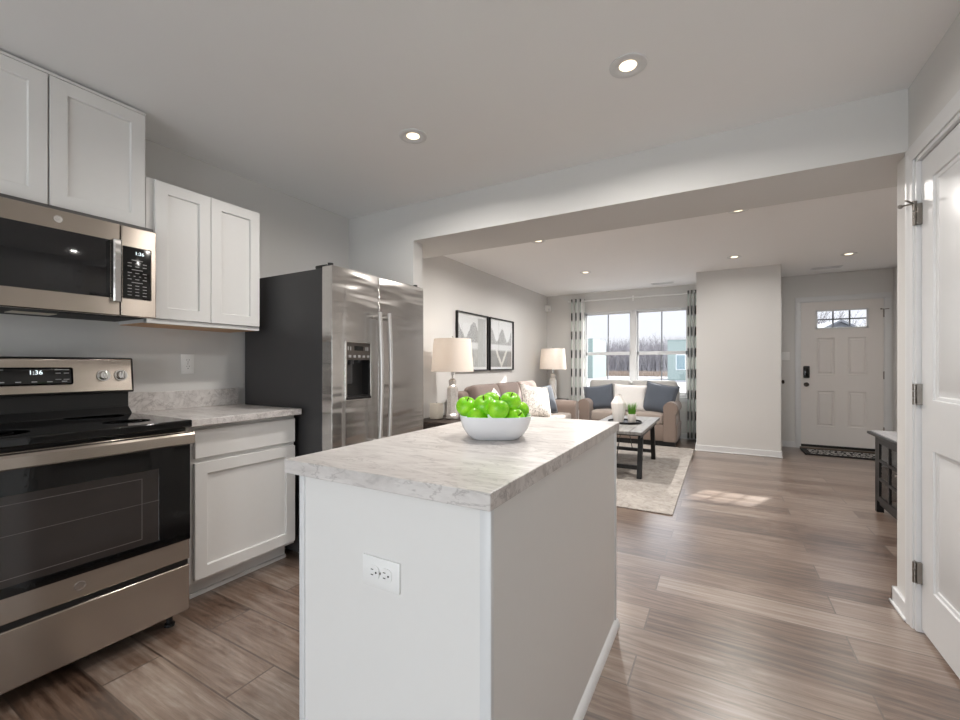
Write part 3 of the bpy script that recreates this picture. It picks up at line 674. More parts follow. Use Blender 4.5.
obj('drip_tray', B().box(dx - .07, DH[0] + .008, DH[1] + .012, dx - .006, DH[2] - .008, DH[1] + .020), M['black'], ld)
for par, yy, sgn in ((ld, 2.058, -1), (rd, 2.146, 1)):
    pts = []
    for i in range(17):
        q = i / 16; z = .66 + q * .85; bow = sin(pi * q)
        pts.append((FFX + .046 + .016 * bow, yy, z))
    hb = B().tube(pts, .0135, 10)
    for z in (.69, 1.48): hb.cyl((FFX - .01, yy, z), (FFX + .05, yy, z), .011, n=12)
    obj('handle', hb, M['hnd'], par)
# ---- outlets and switch
def outlet(name, label, m, w=.073, h=.118, horiz=False):
    t_ = thing(name, label, 'outlet', m.translation)
    def put(b): b.bm.transform(m); return b
    obj('cover_plate', put(B().box(-w / 2, -h / 2, 0, w / 2, h / 2, .005, .002, 2)), M['plate'], t_)
    for s_ in (-1, 1):
        sk = obj('socket', put(B().lathe([(.0165, 0), (.0165, .007), (.0001, .0075)], (0, s_ * .0195, 0), 28, 3.0)), M['plate'], t_)
        obj('socket_slots', put(B().box(-.0075, s_ * .0195 + .0015, .0068, -.0055, s_ * .0195 + .009, .0079).box(.0055, s_ * .0195 + .0015, .0068, .0075, s_ * .0195 + .009, .0079).cyl((0, s_ * .0195 - .007, .0068), (0, s_ * .0195 - .007, .0079), .0025, n=12)), M['slot'], sk)
    obj('screw', put(B().cyl((0, 0, .005), (0, 0, .0062), .0028, n=12)), M['nickel'], t_)
outlet('wall_outlet', 'white duplex outlet on the wall above the kitchen worktop', Matrix.Translation((XL, 1.392, 1.180)) @ TXT_PX)
# ---- island
IX0, IX1, IY0, IY1 = -1.015, -.417, .786, 1.985
t = thing('kitchen_island', 'white kitchen island cabinet with plain end panels', 'island', ((IX0 + IX1) / 2, (IY0 + IY1) / 2, 0))
obj('cabinet_body', B().box(IX0 + .021, IY0 + .003, .09, IX1 - .003, IY1 - .003, .876).box(IX0 + .09, IY0 + .01, 0, IX1 - .01, IY1 - .01, .09), M['cab'], t)
obj('end_panel', B().box(IX0 + .012, IY0, .0, IX1 - .012, IY0 + .004, .874), M['cab'], t)
obj('back_panel', B().box(IX1 - .004, IY0 + .012, 0, IX1, IY1 - .012, .874), M['cab'], t)
for x0_, x1_, y0_, y1_ in ((IX1 - .026, IX1 + .0015, IY0 - .0045, IY0 + .012), (IX0 + .001, IX0 + .022, IY0 - .0045, IY0 + .012), (IX1 - .012, IX1 + .0045, IY1 - .022, IY1 + .001)):
    obj('corner_strip', B().box(x0_, y0_, 0, x1_, y1_, .8745, .003), M['trim'], t)
obj('base_shoe', B().prism([(IX1, 0), (IX1 + .018, 0), (IX1 + .016, .012), (IX1 + .009, .026), (IX1, .034)], 'y', IY0 - .01, IY1 + .006).prism([(IY0, 0), (IY0 - .018, 0), (IY0 - .016, .012), (IY0 - .009, .026), (IY0, .034)], 'x', IX0 + .08, IX1 + .01), M['trim'], t)
for y0_, y1_ in ((IY0 + .02, (IY0 + IY1) / 2 - .002), ((IY0 + IY1) / 2 + .002, IY1 - .02)):
    obj('drawer', B().slab([-y1_, -y0_], [.716, .857], .02, mat=face_nx(IX0)), M['cab'], t, bevel=.002)
    obj('door', B().slab([-y1_, -y1_ + .058, -y0_ - .058, -y0_], [.124, .182, .636, .694], .02, panels=[(-y1_ + .058, .182, -y0_ - .058, .636)], steps=((.0025, -.012),), mat=face_nx(IX0)), M['cab'], t, bevel=.0015)
o = obj('island_worktop', B().box(-1.047, .760, .8765, -.4055, 2.012, .914), M['marble'], bevel=.002)
tag(o, 'long pale marble patterned worktop lying on the white island', 'worktop')
outlet('island_outlet', 'white sideways duplex outlet on the near island end panel', Matrix.Translation((-.717, IY0, .669)) @ Matrix(((1, 0, 0, 0), (0, 0, -1, 0), (0, 1, 0, 0), (0, 0, 0, 1))) @ Matrix.Rotation(pi / 2, 4, 'Z'))

# ---- bowl of apples
BC = Vector((-.712, 1.372, .914)); TH = .514
prof = [(.0001, 0), (.080, 0), (.086, .003), (.100, .016), (.115, .040), (.1235, .064), (.1265, .080), (.1265, .0825), (.124, .083), (.121, .079), (.111, .042), (.094, .018), (.082, .010), (.0001, .009)]
o = obj('fruit_bowl', B().lathe(prof, BC, 64, 3.4, TH), M['ceramic'], angle=60)
tag(o, 'white square rimmed ceramic bowl full of green apples on the island', 'bowl')
def apple_bm():
    pr = []
    for i in range(25):
        a = pi * i / 24
        r_ = sin(a) * (1 - .10 * cos(a) * -1 * .6); z = -cos(a)
        r_ = sin(a) * (1.0 + .09 * z)
        dip = .26 * math.exp(-(r_ / .26) ** 2)
        z2 = z * .92 - (dip if z > 0 else -dip * .55)
        pr.append((max(r_ * .0380, .0001), z2 * .0380))
    return B().lathe(pr, (0, 0, 0), 32)
ap0 = thing('apple', '', 'apple', (0, 0, 0), 0, 'green apples in the white bowl')
obj('fruit', apple_bm(), M['apple'], ap0, local=True, angle=80)
obj('stem', B().tube([(0, 0, .022), (.001, 0, .032), (.005, .001, .043)], [.0016, .0014, .0022], 8), M['stem'], ap0, local=True)
def from_cam(px, py, d):
    a = (px - 480) / 428; return (d * (a * cos(TH) - sin(TH)), d * (a * sin(TH) + cos(TH)), 1.172 - (py - 365.3) / 428 * d)
APPLES = [  # x, y, z in the bowl, tilt, label
    (from_cam(466.5, 406.8, 1.545), (.5, .3, .2), 'green apple at the left end of the pile, resting on the bowl rim'),
    (from_cam(484.5, 405.3, 1.510), (.4, -.6, 1.2), 'green apple second from left in the upper layer of the bowl'),
    (from_cam(498.0, 409.5, 1.462), (.15, .1, 2.0), 'large speckled green apple at the front centre of the bowl, stem up'),
    (from_cam(510.3, 402.3, 1.525), (.62, .02, .55), 'highest green apple, on the right, stem turned to the viewer'),
    (from_cam(491.5, 402.0, 1.600), (-.4, .5, .6), 'green apple at the back, half hidden behind the upper ones'),
    (from_cam(477.0, 418.5, 1.500), (.8, .4, 2.6), 'green apple low at the left front, mostly below the bowl rim'),
    (from_cam(519.5, 411.5, 1.600), (-.5, -.4, .9), 'green apple at the right edge, below the highest apple'),
    (from_cam(514.0, 418.5, 1.505), (.9, -.7, 1.7), 'green apple low at the right front, just over the bowl rim'),
]
for i, (p, r_, lb) in enumerate(APPLES):
    if i == 0:
        ap0.location = p; ap0.rotation_euler = r_; ap0['label'] = lb
    else: dup(ap0, p, r_, lb)

# ---- recessed ceiling lights (trim ring, baffle, glowing lens + the light they give)
def downlight(x, y, label, watts, z=ZC, first=[None]):
    if first[0] is None:
        t_ = thing('recessed_light', label, 'ceiling light', (x, y, z), 0, 'recessed ceiling lights')
        obj('trim_ring', B().lathe([(.036, 0), (.036, -.001), (.046, -.0015), (.050, -.0045), (.066, -.007), (.076, -.004), (.077, 0), (.036, 0)], (0, 0, 0), 40), M['trim'], t_, local=True)
        obj('lamp_lens', B().lathe([(.0001, -.0030), (.026, -.0030), (.034, -.0022), (.036, 0)], (0, 0, 0), 32), M['bulb'], t_, local=True)
        first[0] = t_
    else: t_ = dup(first[0], (x, y, z), None, label)
    l = bpy.data.lights.new('downlight_beam', 'AREA'); o_ = bpy.data.objects.new('downlight_beam', l); COL.objects.link(o_)
    l.shape = 'DISK'; l.size = .085; l.energy = watts; l.color = LAMP_COL; o_.location = (x, y, z - .008); l.spread = R(165)
    return t_
downlight(-.348, 1.90, 'recessed light in the kitchen ceiling nearer the pantry door', KITCHEN_W)
downlight(-1.498, 1.894, 'recessed light in the kitchen ceiling nearer the range wall', KITCHEN_W)
downlight(-1.64, 4.12, 'recessed living room light nearest the left wall, just past the beam', LIVING_W)
downlight(-1.63, 5.84, 'recessed living room light on the left, nearer the window', LIVING_W)
downlight(.12, 4.11, 'recessed living room light just past the middle of the beam', 24.0)
downlight(.13, 5.87, 'recessed light in front of the projecting closet wall', 5.5)
downlight(1.27, 6.36, 'recessed light over the entry by the front door', 4.5)

# ================================================================== LIVING ROOM
o = obj('area_rug', B().box(-1.86, 3.637, 0.0005, -.332, 6.665, .010, .003, 1), M['rug'])
tag(o, 'faded beige and grey distressed rug under the coffee table', 'rug')
RZ = .010
# ---- sofas: built facing -y, then turned
def cushion(w, d, h, bev, crown=.02):
    b = bmesh.new(); bmesh.ops.create_grid(b, x_segments=1, y_segments=1, size=.5); b.free()
    b = B(); b.box(-w / 2, -d / 2, -h / 2, w / 2, d / 2, h / 2, bev, 5)
    bmesh.ops.subdivide_edges(b.bm, edges=[e_ for e_ in b.bm.edges if e_.calc_length() > .12], cuts=5, use_grid_fill=True)
    for v in b.bm.verts:
        k_ = max(0, 1 - (2 * v.co.x / w) ** 2) * max(0, 1 - (2 * v.co.y / d) ** 2)
        v.co.z += crown * k_ * (1 if v.co.z > 0 else -.3)
    return b
def sofa(name, label, cat, loc, rot, Wd, D, n, fabric_, seat_f, back_f, arm_w=.20, arm_h=.645, seat_top=.465, back_h=.925):
    t = thing(name, label, cat, loc, rot)
    hw, hd = Wd / 2, D / 2; add = lambda nm, b, m, **k_: obj(nm, b, m, t, local=True, angle=50, **k_)
    add('plinth', B().box(-hw + .05, -hd + .05, 0, hw - .05, hd - .05, .085), M['black_wood'])
    add('base', B().box(-hw + .02, -hd + .035, .078, hw - .02, hd - .02, .31, .012, 2), fabric_)
    for s_ in (-1, 1):
        xi, xo = hw - arm_w, hw
        poly = [(xi, .075), (xi, arm_h - .12)]
        cx, cz, r_ = xo - .105, arm_h - .100, .100
        for i in range(15):
            a = R(165 - i * 15); poly.append((cx + r_ * cos(a), cz + r_ * sin(a)))
        poly += [(xo - .035, arm_h - .20), (xo - .03, .075)]
        b = B().prism([(s_ * x, z) for x, z in poly], 'y', -hd, hd - .10)
        bmesh.ops.bevel(b.bm, geom=[e_ for e_ in b.bm.edges if len(e_.link_faces) == 2 and e_.calc_face_angle(0) > 1.2 and abs(e_.verts[0].co.y - e_.verts[1].co.y) < 1e-4], offset=.012, segments=2, affect='EDGES')
        ao = add('arm', b, fabric_)
        pl = [(s_ * (x + (cx - x) * .1), z + (.35 - z) * .03) for x, z in poly]
        add2 = obj('arm_front_panel', B().prism(pl, 'y', -hd - .006, -hd + .01), fabric_, ao, local=True, angle=50)
    iw = Wd - 2 * arm_w; cw_ = iw / n
    add('back_frame', B().box(-hw + .04, hd - .20, .28, hw - .04, hd - .015, back_h - .06, .05, 4), back_f)
    for i in range(n):
        x = -iw / 2 + cw_ * (i + .5)
        b = cushion(cw_ - .006, D - .26, .155, .035); b.bm.transform(Matrix.Translation((x, -.085, seat_top - .0775))); add('seat_cushion', b, seat_f)
        b = cushion(cw_ + .14 if n < 3 else cw_ - .004, .47, .19, .06, .035)
        b.bm.transform(Matrix.Translation((x + (.07 * (1 if x > 0 else -1) if n < 3 else 0), hd - .255, back_h - .225)) @ Matrix.Rotation(R(72), 4, 'X')); add('back_cushion', b, back_f)
    return t
sofa('loveseat', 'taupe two seat loveseat with rolled arms under the window', 'loveseat', (-1.262, 7.035, RZ * 0), 0, 1.46, .80, 2, M['sofa'], M['seat'], M['loveback'])
sofa('sofa', 'long taupe sofa along the left wall under the two pictures', 'sofa', (-2.345, 5.27, 0), pi / 2, 2.30, .90, 3, M['sofa'], M['seat'], M['sofa_back'])

def pillow(name, label, mat_, loc, rot, w=.46, h=.46, th=.15, group=None):
    t = None; n = 18; bm = bmesh.new(); grid = {}
    for side in (1, -1):
        for i in range(n + 1):
            for j in range(n + 1):
                u, v = -1 + 2 * i / n, -1 + 2 * j / n
                if side == -1 and (i in (0, n) or j in (0, n)): grid[side, i, j] = grid[1, i, j]; continue
                x = u * w / 2 * (1 - .075 * (1 - v * v) * abs(u) ** 3); z = v * h / 2 * (1 - .075 * (1 - u * u) * abs(v) ** 3)
                y = side * th / 2 * ((1 - u ** 4) * (1 - v ** 4)) ** .55
                y += .006 * sin(3.1 * u + 2 * v + loc[0] * 9) * (1 - u * u) * (1 - v * v)
                grid[side, i, j] = bm.verts.new((x, y, z))
    for side in (1, -1):
        for i in range(n):
            for j in range(n):
                q = [grid[side, i, j], grid[side, i + 1, j], grid[side, i + 1, j + 1], grid[side, i, j + 1]]
                bm.faces.new(q if side == -1 else q[::-1])
    bmesh.ops.recalc_face_normals(bm, faces=bm.faces[:])
    o_ = obj(name, bm, mat_, angle=80); o_.location = loc; o_.rotation_euler = rot
    pts = [Vector((w / 2 * a * 1.0, 0, h / 2 * b_)) for a, b_ in ((-1, -1), (1, -1), (1, 1), (-1, 1), (-1, -1))]
    path = []
    for p, q in zip(pts, pts[1:]):
        for i in range(12):
            s_ = i / 12; c_ = p.lerp(q, s_); k_ = 1 - (2 * s_ - 1) ** 2
            path.append(c_ * (1 - .075 * k_))
    path.append(path[0])
    pp = obj('piping', B().tube(path, .006, 6), mat_, o_, local=True)
    return tag(o_, label, 'pillow', group)
P_ = 'throw pillows on the loveseat'
pillow('throw_pillow', 'slate grey throw pillow on the left side of the loveseat', M['slate'], (-1.725, 6.965, .655), (R(-18), R(-8), R(8)), .46, .40, .15, P_)
pillow('throw_pillow', 'cream textured throw pillow in the middle of the loveseat', M['cream'], (-1.245, 6.95, .668), (R(-17), R(2), 0), .50, .42, .15, P_)
pillow('throw_pillow', 'slate grey throw pillow against the right arm of the loveseat', M['slate'], (-.815, 6.93, .672), (R(-17), R(9), R(-10)), .47, .46, .16, P_)
P_ = 'throw pillows on the sofa'
pillow('throw_pillow', 'cream and grey print pillow leaning at the far end of the sofa', M['print'], (-2.20, 5.45, .672), (R(-19), R(8), R(62)), .48, .46, .16, P_)
pillow('throw_pillow', 'slate grey pillow behind the printed one on the sofa', M['slate'], (-2.24, 5.84, .665), (R(-16), R(-4), R(66)), .44, .42, .15, P_)
pillow('throw_pillow', 'small white throw pillow at the near end of the sofa', M['cream'], (-2.30, 4.47, .66), (R(-20), R(-14), R(105)), .42, .40, .13, P_)

# ---- coffee table
CX0, CX1, CY0, CY1, CZ = -1.28, -.68, 4.44, 5.84, .512
t = thing('coffee_table', 'grey topped coffee table on black splayed trestle legs', 'coffee table', ((CX0 + CX1) / 2, (CY0 + CY1) / 2, RZ))
tp = B()
for i in range(5): tp.box(CX0 + .12 * i + .0008, CY0, CZ - .030, CX0 + .12 * (i + 1) - .0008, CY1, CZ, .003, 1)
obj('tabletop', tp, M['table_top'], t)
obj('apron', B().box(CX0 + .03, CY0 + .10, CZ - .075, CX0 + .05, CY1 - .10, CZ - .030).box(CX1 - .05, CY0 + .10, CZ - .075, CX1 - .03, CY1 - .10, CZ - .030), M['black_wood'], t)
lx = (CX0 + .055, CX1 - .055); ly = ((4.625, 4.72), (5.67, 5.56))
for x in lx:
    for yb_, yt_ in ly:
        b = B(); b.box(-.024, -.024, 0, .024, .024, 1, 0)
        for v in b.bm.verts: v.co = Vector((x + v.co.x, (yb_ if v.co.z < .5 else yt_) + v.co.y, RZ if v.co.z < .5 else CZ - .030))
        obj('leg', b, M['black_wood'], t, bevel=.003)
for yb_, yt_ in ly:
    for z in (.115, CZ - .06):
        y = yb_ + (yt_ - yb_) * z / CZ; obj('crossbar', B().box(lx[0], y - .017, z - .020, lx[1], y + .017, z + .020), M['black_wood'], t, bevel=.002)
for yb_, yt_ in ly:
    q = 1 if yb_ < 5 else -1
    obj('brace_rod', B().tube([(-.98, yb_ + q * .02, .115), (-.98, yb_ + q * .34, CZ - .04)], .005, 8), M['black'], t)
# ---- tray, lantern vase, potted grass
tr = obj('round_tray', B().lathe([(.0001, 0), (.176, 0), (.184, .006), (.186, .024), (.181, .024), (.178, .008), (.0001, .007)], (-.975, 5.12, CZ), 48), M['black_wood'])
tag(tr, 'round dark tray on the coffee table', 'tray')
vz = CZ + .0072
vb = B().lathe([(.0001, 0), (.056, 0), (.055, .004), (.084, .208), (.083, .218), (.034, .296), (.030, .322), (.024, .322), (.024, .300), (.0001, .290)], (-1.04, 5.10, vz), 8, rot=.12)
vo = obj('ceramic_vase', vb, plain('ribbed_cream_ceramic', S(228, 224, 220), .5), angle=20)
tag(vo, 'tall ribbed cream vase with a peaked top on the tray', 'vase')
t = thing('potted_grass', 'small potted green grass in a white pot on the tray', 'plant', (-.893, 5.11, vz))
obj('pot', B().lathe([(.0001, 0), (.040, 0), (.043, .004), (.047, .092), (.047, .098), (.043, .098), (.042, .085), (.0001, .085)], (-.893, 5.11, vz), 28), plain('white_matt_pot', S(226, 220, 214), .5), t)
gr = bmesh.new(); rg = random.Random(3)
for i in range(150):
    a, r_ = rg.uniform(0, 2 * pi), .038 * rg.random() ** .5; x, y = -.893 + r_ * cos(a), 5.11 + r_ * sin(a)
    L = rg.uniform(.10, .16); ln = rg.uniform(.0, .045); q = rg.uniform(0, 2 * pi); w_ = .0028; n_ = 4; prev = None
    for k_ in range(n_ + 1):
        s_ = k_ / n_; c_ = Vector((x + ln * s_ * s_ * cos(a), y + ln * s_ * s_ * sin(a), vz + .084 + L * s_)); d_ = Vector((cos(q), sin(q), 0)) * w_ * (1 - s_ * .95)
        cur = (gr.verts.new(c_ - d_), gr.verts.new(c_ + d_))
        if prev: gr.faces.new((prev[0], prev[1], cur[1], cur[0]))
        prev = cur
obj('grass_blades', gr, M['grass_leaf'], t, kind='stuff')

# ---- end tables and lamps
def end_table(label, x0, y0, x1, y1, z=.60):
    t_ = thing('end_table', label, 'end table', ((x0 + x1) / 2, (y0 + y1) / 2, 0), 0, None)
    obj('tabletop', B().box(x0, y0, z - .03, x1, y1, z, .004), M['espresso'], t_)
    obj('drawer_box', B().box(x0 + .03, y0 + .03, z - .15, x1 - .03, y1 - .03, z - .03), M['espresso'], t_)
    obj('shelf', B().box(x0 + .03, y0 + .03, .16, x1 - .03, y1 - .03, .182), M['espresso'], t_)
    for x in (x0 + .035, x1 - .035):
        for y in (y0 + .035, y1 - .035): obj('leg', B().box(x - .02, y - .02, 0, x + .02, y + .02, z - .03), M['espresso'], t_)
    obj('knob', B().lathe([(.006, 0), (.006, .010), (.013, .014), (.011, .022), (.0001, .024)], (0, 0, 0), 16, mat=Matrix.Translation((x1 - .03, (y0 + y1) / 2, z - .09)) @ Matrix.Rotation(pi / 2, 4, 'Y')), M['nickel'], t_)
    return t_
end_table('dark wood end table at the near end of the sofa, behind the fruit bowl', -2.79, 3.52, -2.29, 4.06)
end_table('dark wood end table in the far corner between sofa and loveseat', -2.79, 6.66, -2.29, 7.16)
def lamp(label, x, y, z=.60):
    t_ = thing('table_lamp', label, 'lamp', (x, y, z), 0, None)
    A = lambda nm, b, m, **k_: obj(nm, b, m, t_, local=True, **k_)
    A('base', B().lathe([(.0001, 0), (.072, 0), (.074, .010), (.066, .022), (.0001, .024)], (0, 0, 0), 32), M['chrome'])
    A('glass_body', B().lathe([(.0001, .02), (.066, .02), (.066, .05), (.062, .06), (.062, .315), (.057, .335), (.040, .352), (.036, .366), (.042, .376), (.042, .412), (.034, .42), (.0001, .42)], (0, 0, 0), 8, rot=.3), M['mercury'], angle=20)
    A('neck', B().cyl((0, 0, .42), (0, 0, .47), .010).lathe([(.0001, .418), (.026, .42), (.022, .432), (.0001, .434)], (0, 0, 0), 24).cyl((0, 0, .47), (0, 0, .56), .016), M['chrome'])
    A('lamp_shade', B().lathe([(.226, .505), (.198, .852), (.195, .852), (.223, .505), (.226, .505)], (0, 0, 0), 48), M['shade'], angle=80)
    A('shade_frame', B().tube([(-.197, 0, .842), (.197, 0, .842)], .0025, 6).tube([(0, -.197, .842), (0, .197, .842)], .0025, 6).cyl((0, 0, .56), (0, 0, .85), .004, n=8), M['chrome'])
    A('bulb', B().lathe([(.0001, .555), (.014, .56), (.03, .60), (.026, .64), (.0001, .655)], (.0, 0, 0), 20), M['plate'])
    l = bpy.data.lights.new('lamp_bulb_light', 'POINT'); o_ = bpy.data.objects.new('lamp_bulb_light', l); COL.objects.link(o_); l.energy = 1.8; l.color = (1.0, .86, .70); l.shadow_soft_size = .04; o_.location = (x, y, z + .70)
    A('finial', B().lathe([(.0001, .852), (.008, .852), (.005, .862), (.011, .874), (.0001, .888)], (0, 0, 0), 16), M['chrome'])
    return t_
lamp('table lamp with mirrored glass body beside the refrigerator, nearer one', -2.50, 3.83)
lamp('table lamp with mirrored glass body in the far corner by the window', -2.50, 6.95)
cb = B().box(-2.715, 3.71, .6, -2.605, 3.82, .765, .012, 3)
o = obj('square_candle', cb, plain('ribbed_ivory_wax', S(226, 220, 208), .55)); tag(o, 'ivory square candle block beside the nearer table lamp', 'candle')
obj('wick', B().cyl((-2.66, 3.765, .765), (-2.66, 3.765, .777), .0015, n=6), M['black'], o, local=True)

# ---- framed pictures on the left wall
def art(name, kind):
    n = N(name); v = n.coord(); s_ = n.add('SeparateXYZ'); n.link(v, s_.inputs[0]); Y, Z = s_.outputs[1], s_.outputs[2]
    f = n.noise(v, 9, 5, 0.7, 1.0); l = n.noise(v, 55, 4, 0.7, 2.0)
    z0 = .52 if kind == 0 else .50
    hgt = n.math('ADD', n.math('MULTIPLY', n.math('SINE', n.math('MULTIPLY_ADD', Y, 15.0 if kind == 0 else 18.0, 1.2)), .10), n.math('MULTIPLY_ADD', f, .12, z0 - .04))
    m = n.ramp(n.math('SUBTRACT', hgt, Z), [(.0, (0, 0, 0, 1)), (.02, (1, 1, 1, 1))])
    lines = n.ramp(n.math('ABSOLUTE', n.math('SUBTRACT', l, .5)), [(.0, S(96, 98, 102)), (.05, S(186, 186, 186)), (.12, S(206, 206, 204))])
    c = n.mix(m, S(226, 227, 228), lines)
    low = n.ramp(Z, [(.27, (1, 1, 1, 1)), (.30, (0, 0, 0, 1))]); c = n.mix(n.ramp(Z, [(.36, (1, 1, 1, 1)), (.38, (0, 0, 0, 1))]), c, S(222, 223, 224))
    if kind == 1:
        vv = n.math('ABSOLUTE', n.math('SUBTRACT', n.math('MULTIPLY_ADD', f, .10, Z), n.math('MULTIPLY_ADD', n.math('ABSOLUTE', Y), 1.3, .12)))
        g2 = n.mix(n.ramp(vv, [(.03, (1, 1, 1, 1)), (.05, (0, 0, 0, 1))]), n.mix(l, S(120, 120, 120), S(176, 174, 170)), S(216, 214, 208))
    else: g2 = n.mix(n.noise(n.coord((1, 5, 1)), 7, 5, .7), S(120, 122, 122), S(228, 228, 226))
    c = n.mix(low, c, g2)
    if kind == 0: c = n.mix(n.ramp(Y, [(.12, (0, 0, 0, 1)), (.15, (1, 1, 1, 1))]), c, n.mix(n.noise(n.coord((1, 26, 2.5)), 3, 5, .7), S(140, 142, 142), S(224, 226, 226)))
    n.bsdf(c, .7, 0, .3); return n.m
def picture(label, y0, y1, z0, z1, mat_):
    t_ = thing('framed_picture', label, 'picture', (XL, (y0 + y1) / 2, z0), 0, None); x = XL; f_ = .016
    obj('frame', B().slab([y0, y0 + f_, y1 - f_, y1], [z0, z0 + f_, z1 - f_, z1], .034, holes=[(y0 + f_, z0 + f_, y1 - f_, z1 - f_)], mat=face_px(x + .036)), M['black_wood'], t_, bevel=.002)
    obj('mat_board', B().box(x + .004, y0 + .01, z0 + .01, x + .012, y1 - .01, z1 - .01), plain('white_mat_board', S(232, 233, 233), .7), t_)
    obj('print', B().box(x + .012, y0 + .05, z0 + .05, x + .0135, y1 - .05, z1 - .05), mat_, t_)
    obj('glass', B().box(x + .020, y0 + .015, z0 + .015, x + .022, y1 - .015, z1 - .015), M['glass'], t_)
picture('black framed grey landscape print, left one above the sofa', 4.40, 5.195, 1.10, 1.845, art('grey_hills_print', 0))
picture('black framed grey print with V shape, right one above the sofa', 5.245, 6.02, 1.10, 1.845, art('grey_valley_print', 1))

# ---- window curtains and rod
def curtain(label, x0, x1, folds, ph):
    bm = bmesh.new(); uvl = bm.loops.layers.uv.new('UVMap'); n, m = folds * 14, 24; z0, z1 = .03, 2.345; V = {}; U = {}
    L = 0; last = None
    for i in range(n + 1):
        s_ = i / n; x = x0 + (x1 - x0) * s_
        for j in range(m + 1):
            q = j / m; amp = .035 * (1 - .15 * q)
            y = 7.47 + amp * cos(2 * pi * folds * s_ + ph) + .004 * sin(7 * q + s_ * 9)
            V[i, j] = bm.verts.new((x + .012 * sin(4 * pi * folds * s_ + ph) * 1.0, y, z0 + (z1 - z0) * q))
        p = Vector((x, 7.47 + .035 * cos(2 * pi * folds * s_ + ph), 0))
        if last is not None: L += (p - last).length
        last = p; U[i] = L
    for i in range(n):
        for j in range(m):
            f = bm.faces.new((V[i, j], V[i + 1, j], V[i + 1, j + 1], V[i, j + 1]))
            for lp, (a, b_) in zip(f.loops, ((i, j), (i + 1, j), (i + 1, j + 1), (i, j + 1))): lp[uvl].uv = (a / 14, z0 + (z1 - z0) * b_ / m)
    o_ = obj('window_curtain', bm, M['curtain'], angle=80)
    md = o_.modifiers.new('cloth_thickness', 'SOLIDIFY'); md.thickness = .002
    return tag(o_, label, 'curtain')
curtain('black checked white curtain panel hanging left of the window', -2.345, -2.115, 3, 1.2)
curtain('black checked white curtain panel right of the window, beside the closet wall', -.468, -.312, 3, 1.2)
t = thing('curtain_rod', 'thin white curtain rod above the front window', 'curtain rod', (-1.35, 7.47, 2.30))
obj('rod', B().cyl((-2.37, 7.47, 2.305), (-.315, 7.47, 2.305), .011, n=16), M['plate'], t)
for x in (-2.385,): obj('finial', B().lathe([(.0001, -.022), (.018, -.012), (.022, 0), (.018, .012), (.0001, .022)], (x, 7.47, 2.305), 20), M['plate'], t)
for x in (-2.355, -1.30, -.33): obj('bracket', B().box(x - .008, 7.478, 2.297, x + .008, 7.55, 2.313).box(x - .012, 7.544, 2.26, x + .012, 7.55, 2.35), M['plate'], t)

# ---- console cabinet in the hall
t = thing('console_cabinet', 'black console cabinet with paned glass doors in the hallway', 'console', (1.27, 4.0, 0))
QX, QY0, QY1, QZ = 1.08, 3.40, 4.585, .645
obj('tabletop', B().box(QX - .045, QY0 - .02, QZ - .028, 1.462, QY1 + .025, QZ - .008, .003), M['black_wood'], t)
obj('top_inlay', B().box(QX - .022, QY0 - .012, QZ - .010, 1.455, QY1 + .017, QZ, .002), M['console_top'], t, label='pale grey inset top')
bx = B().box(QX + .016, QY0, .06, 1.455, QY0 + .025, QZ - .028).box(QX + .016, QY1 - .025, .06, 1.455, QY1, QZ - .028).box(1.44, QY0, .10, 1.455, QY1, QZ - .028)
bx.box(QX + .016, QY0, .06, 1.455, QY1, .09).box(QX + .02, (QY0 + QY1) / 2 - .012, .10, 1.44, (QY0 + QY1) / 2 + .012, QZ - .03).box(QX + .05, QY0, .355, 1.44, QY1, .37)
obj('carcass', bx, M['black_wood'], t)
for x in (QX + .022, 1.43):
    for y in (QY0 + .025, QY1 - .025): obj('leg', B().box(x - .022, y - .022, 0, x + .022, y + .022, QZ - .028), M['black_wood'], t)
for a, c, kn in ((3.452, 3.99, 1), (3.995, 4.533, 0)):
    us = [-c, -c + .05, -(a + c) / 2 - .011, -(a + c) / 2 + .011, -a - .05, -a]; zs = [.09]
    z0, z1 = .095, QZ - .045; zs = [z0, z0 + .045, z0 + .045 + (z1 - z0 - .09 - .044) / 3]
    ph_ = (z1 - z0 - .09 - .044) / 3; zs = [z0, z0 + .045]
    for i in range(3):
        zs.append(zs[-1] + ph_)
        if i < 2: zs.append(zs[-1] + .022)
    zs.append(z1); holes = []
    for ux0, ux1 in ((us[1], us[2]), (us[3], us[4])):
        for i in range(3): holes.append((ux0, zs[1 + 2 * i], ux1, zs[2 + 2 * i]))
    do = obj('door', B().slab(us, zs, .018, holes=holes, mat=face_nx(QX)), M['black_wood'], t, bevel=.002)
    obj('pane', B().box(QX + .008, a + .04, z0 + .03, QX + .011, c - .04, z1 - .03), M['glass'], do)
    ky = a + .03 if not kn else c - .03
    obj('knob', B().lathe([(.005, 0), (.005, .012), (.012, .016), (.010, .026), (.0001, .028)], (0, 0, 0), 16, mat=Matrix.Translation((QX, ky, .40)) @ Matrix.Rotation(-pi / 2, 4, 'Y')), M['chrome'], do)

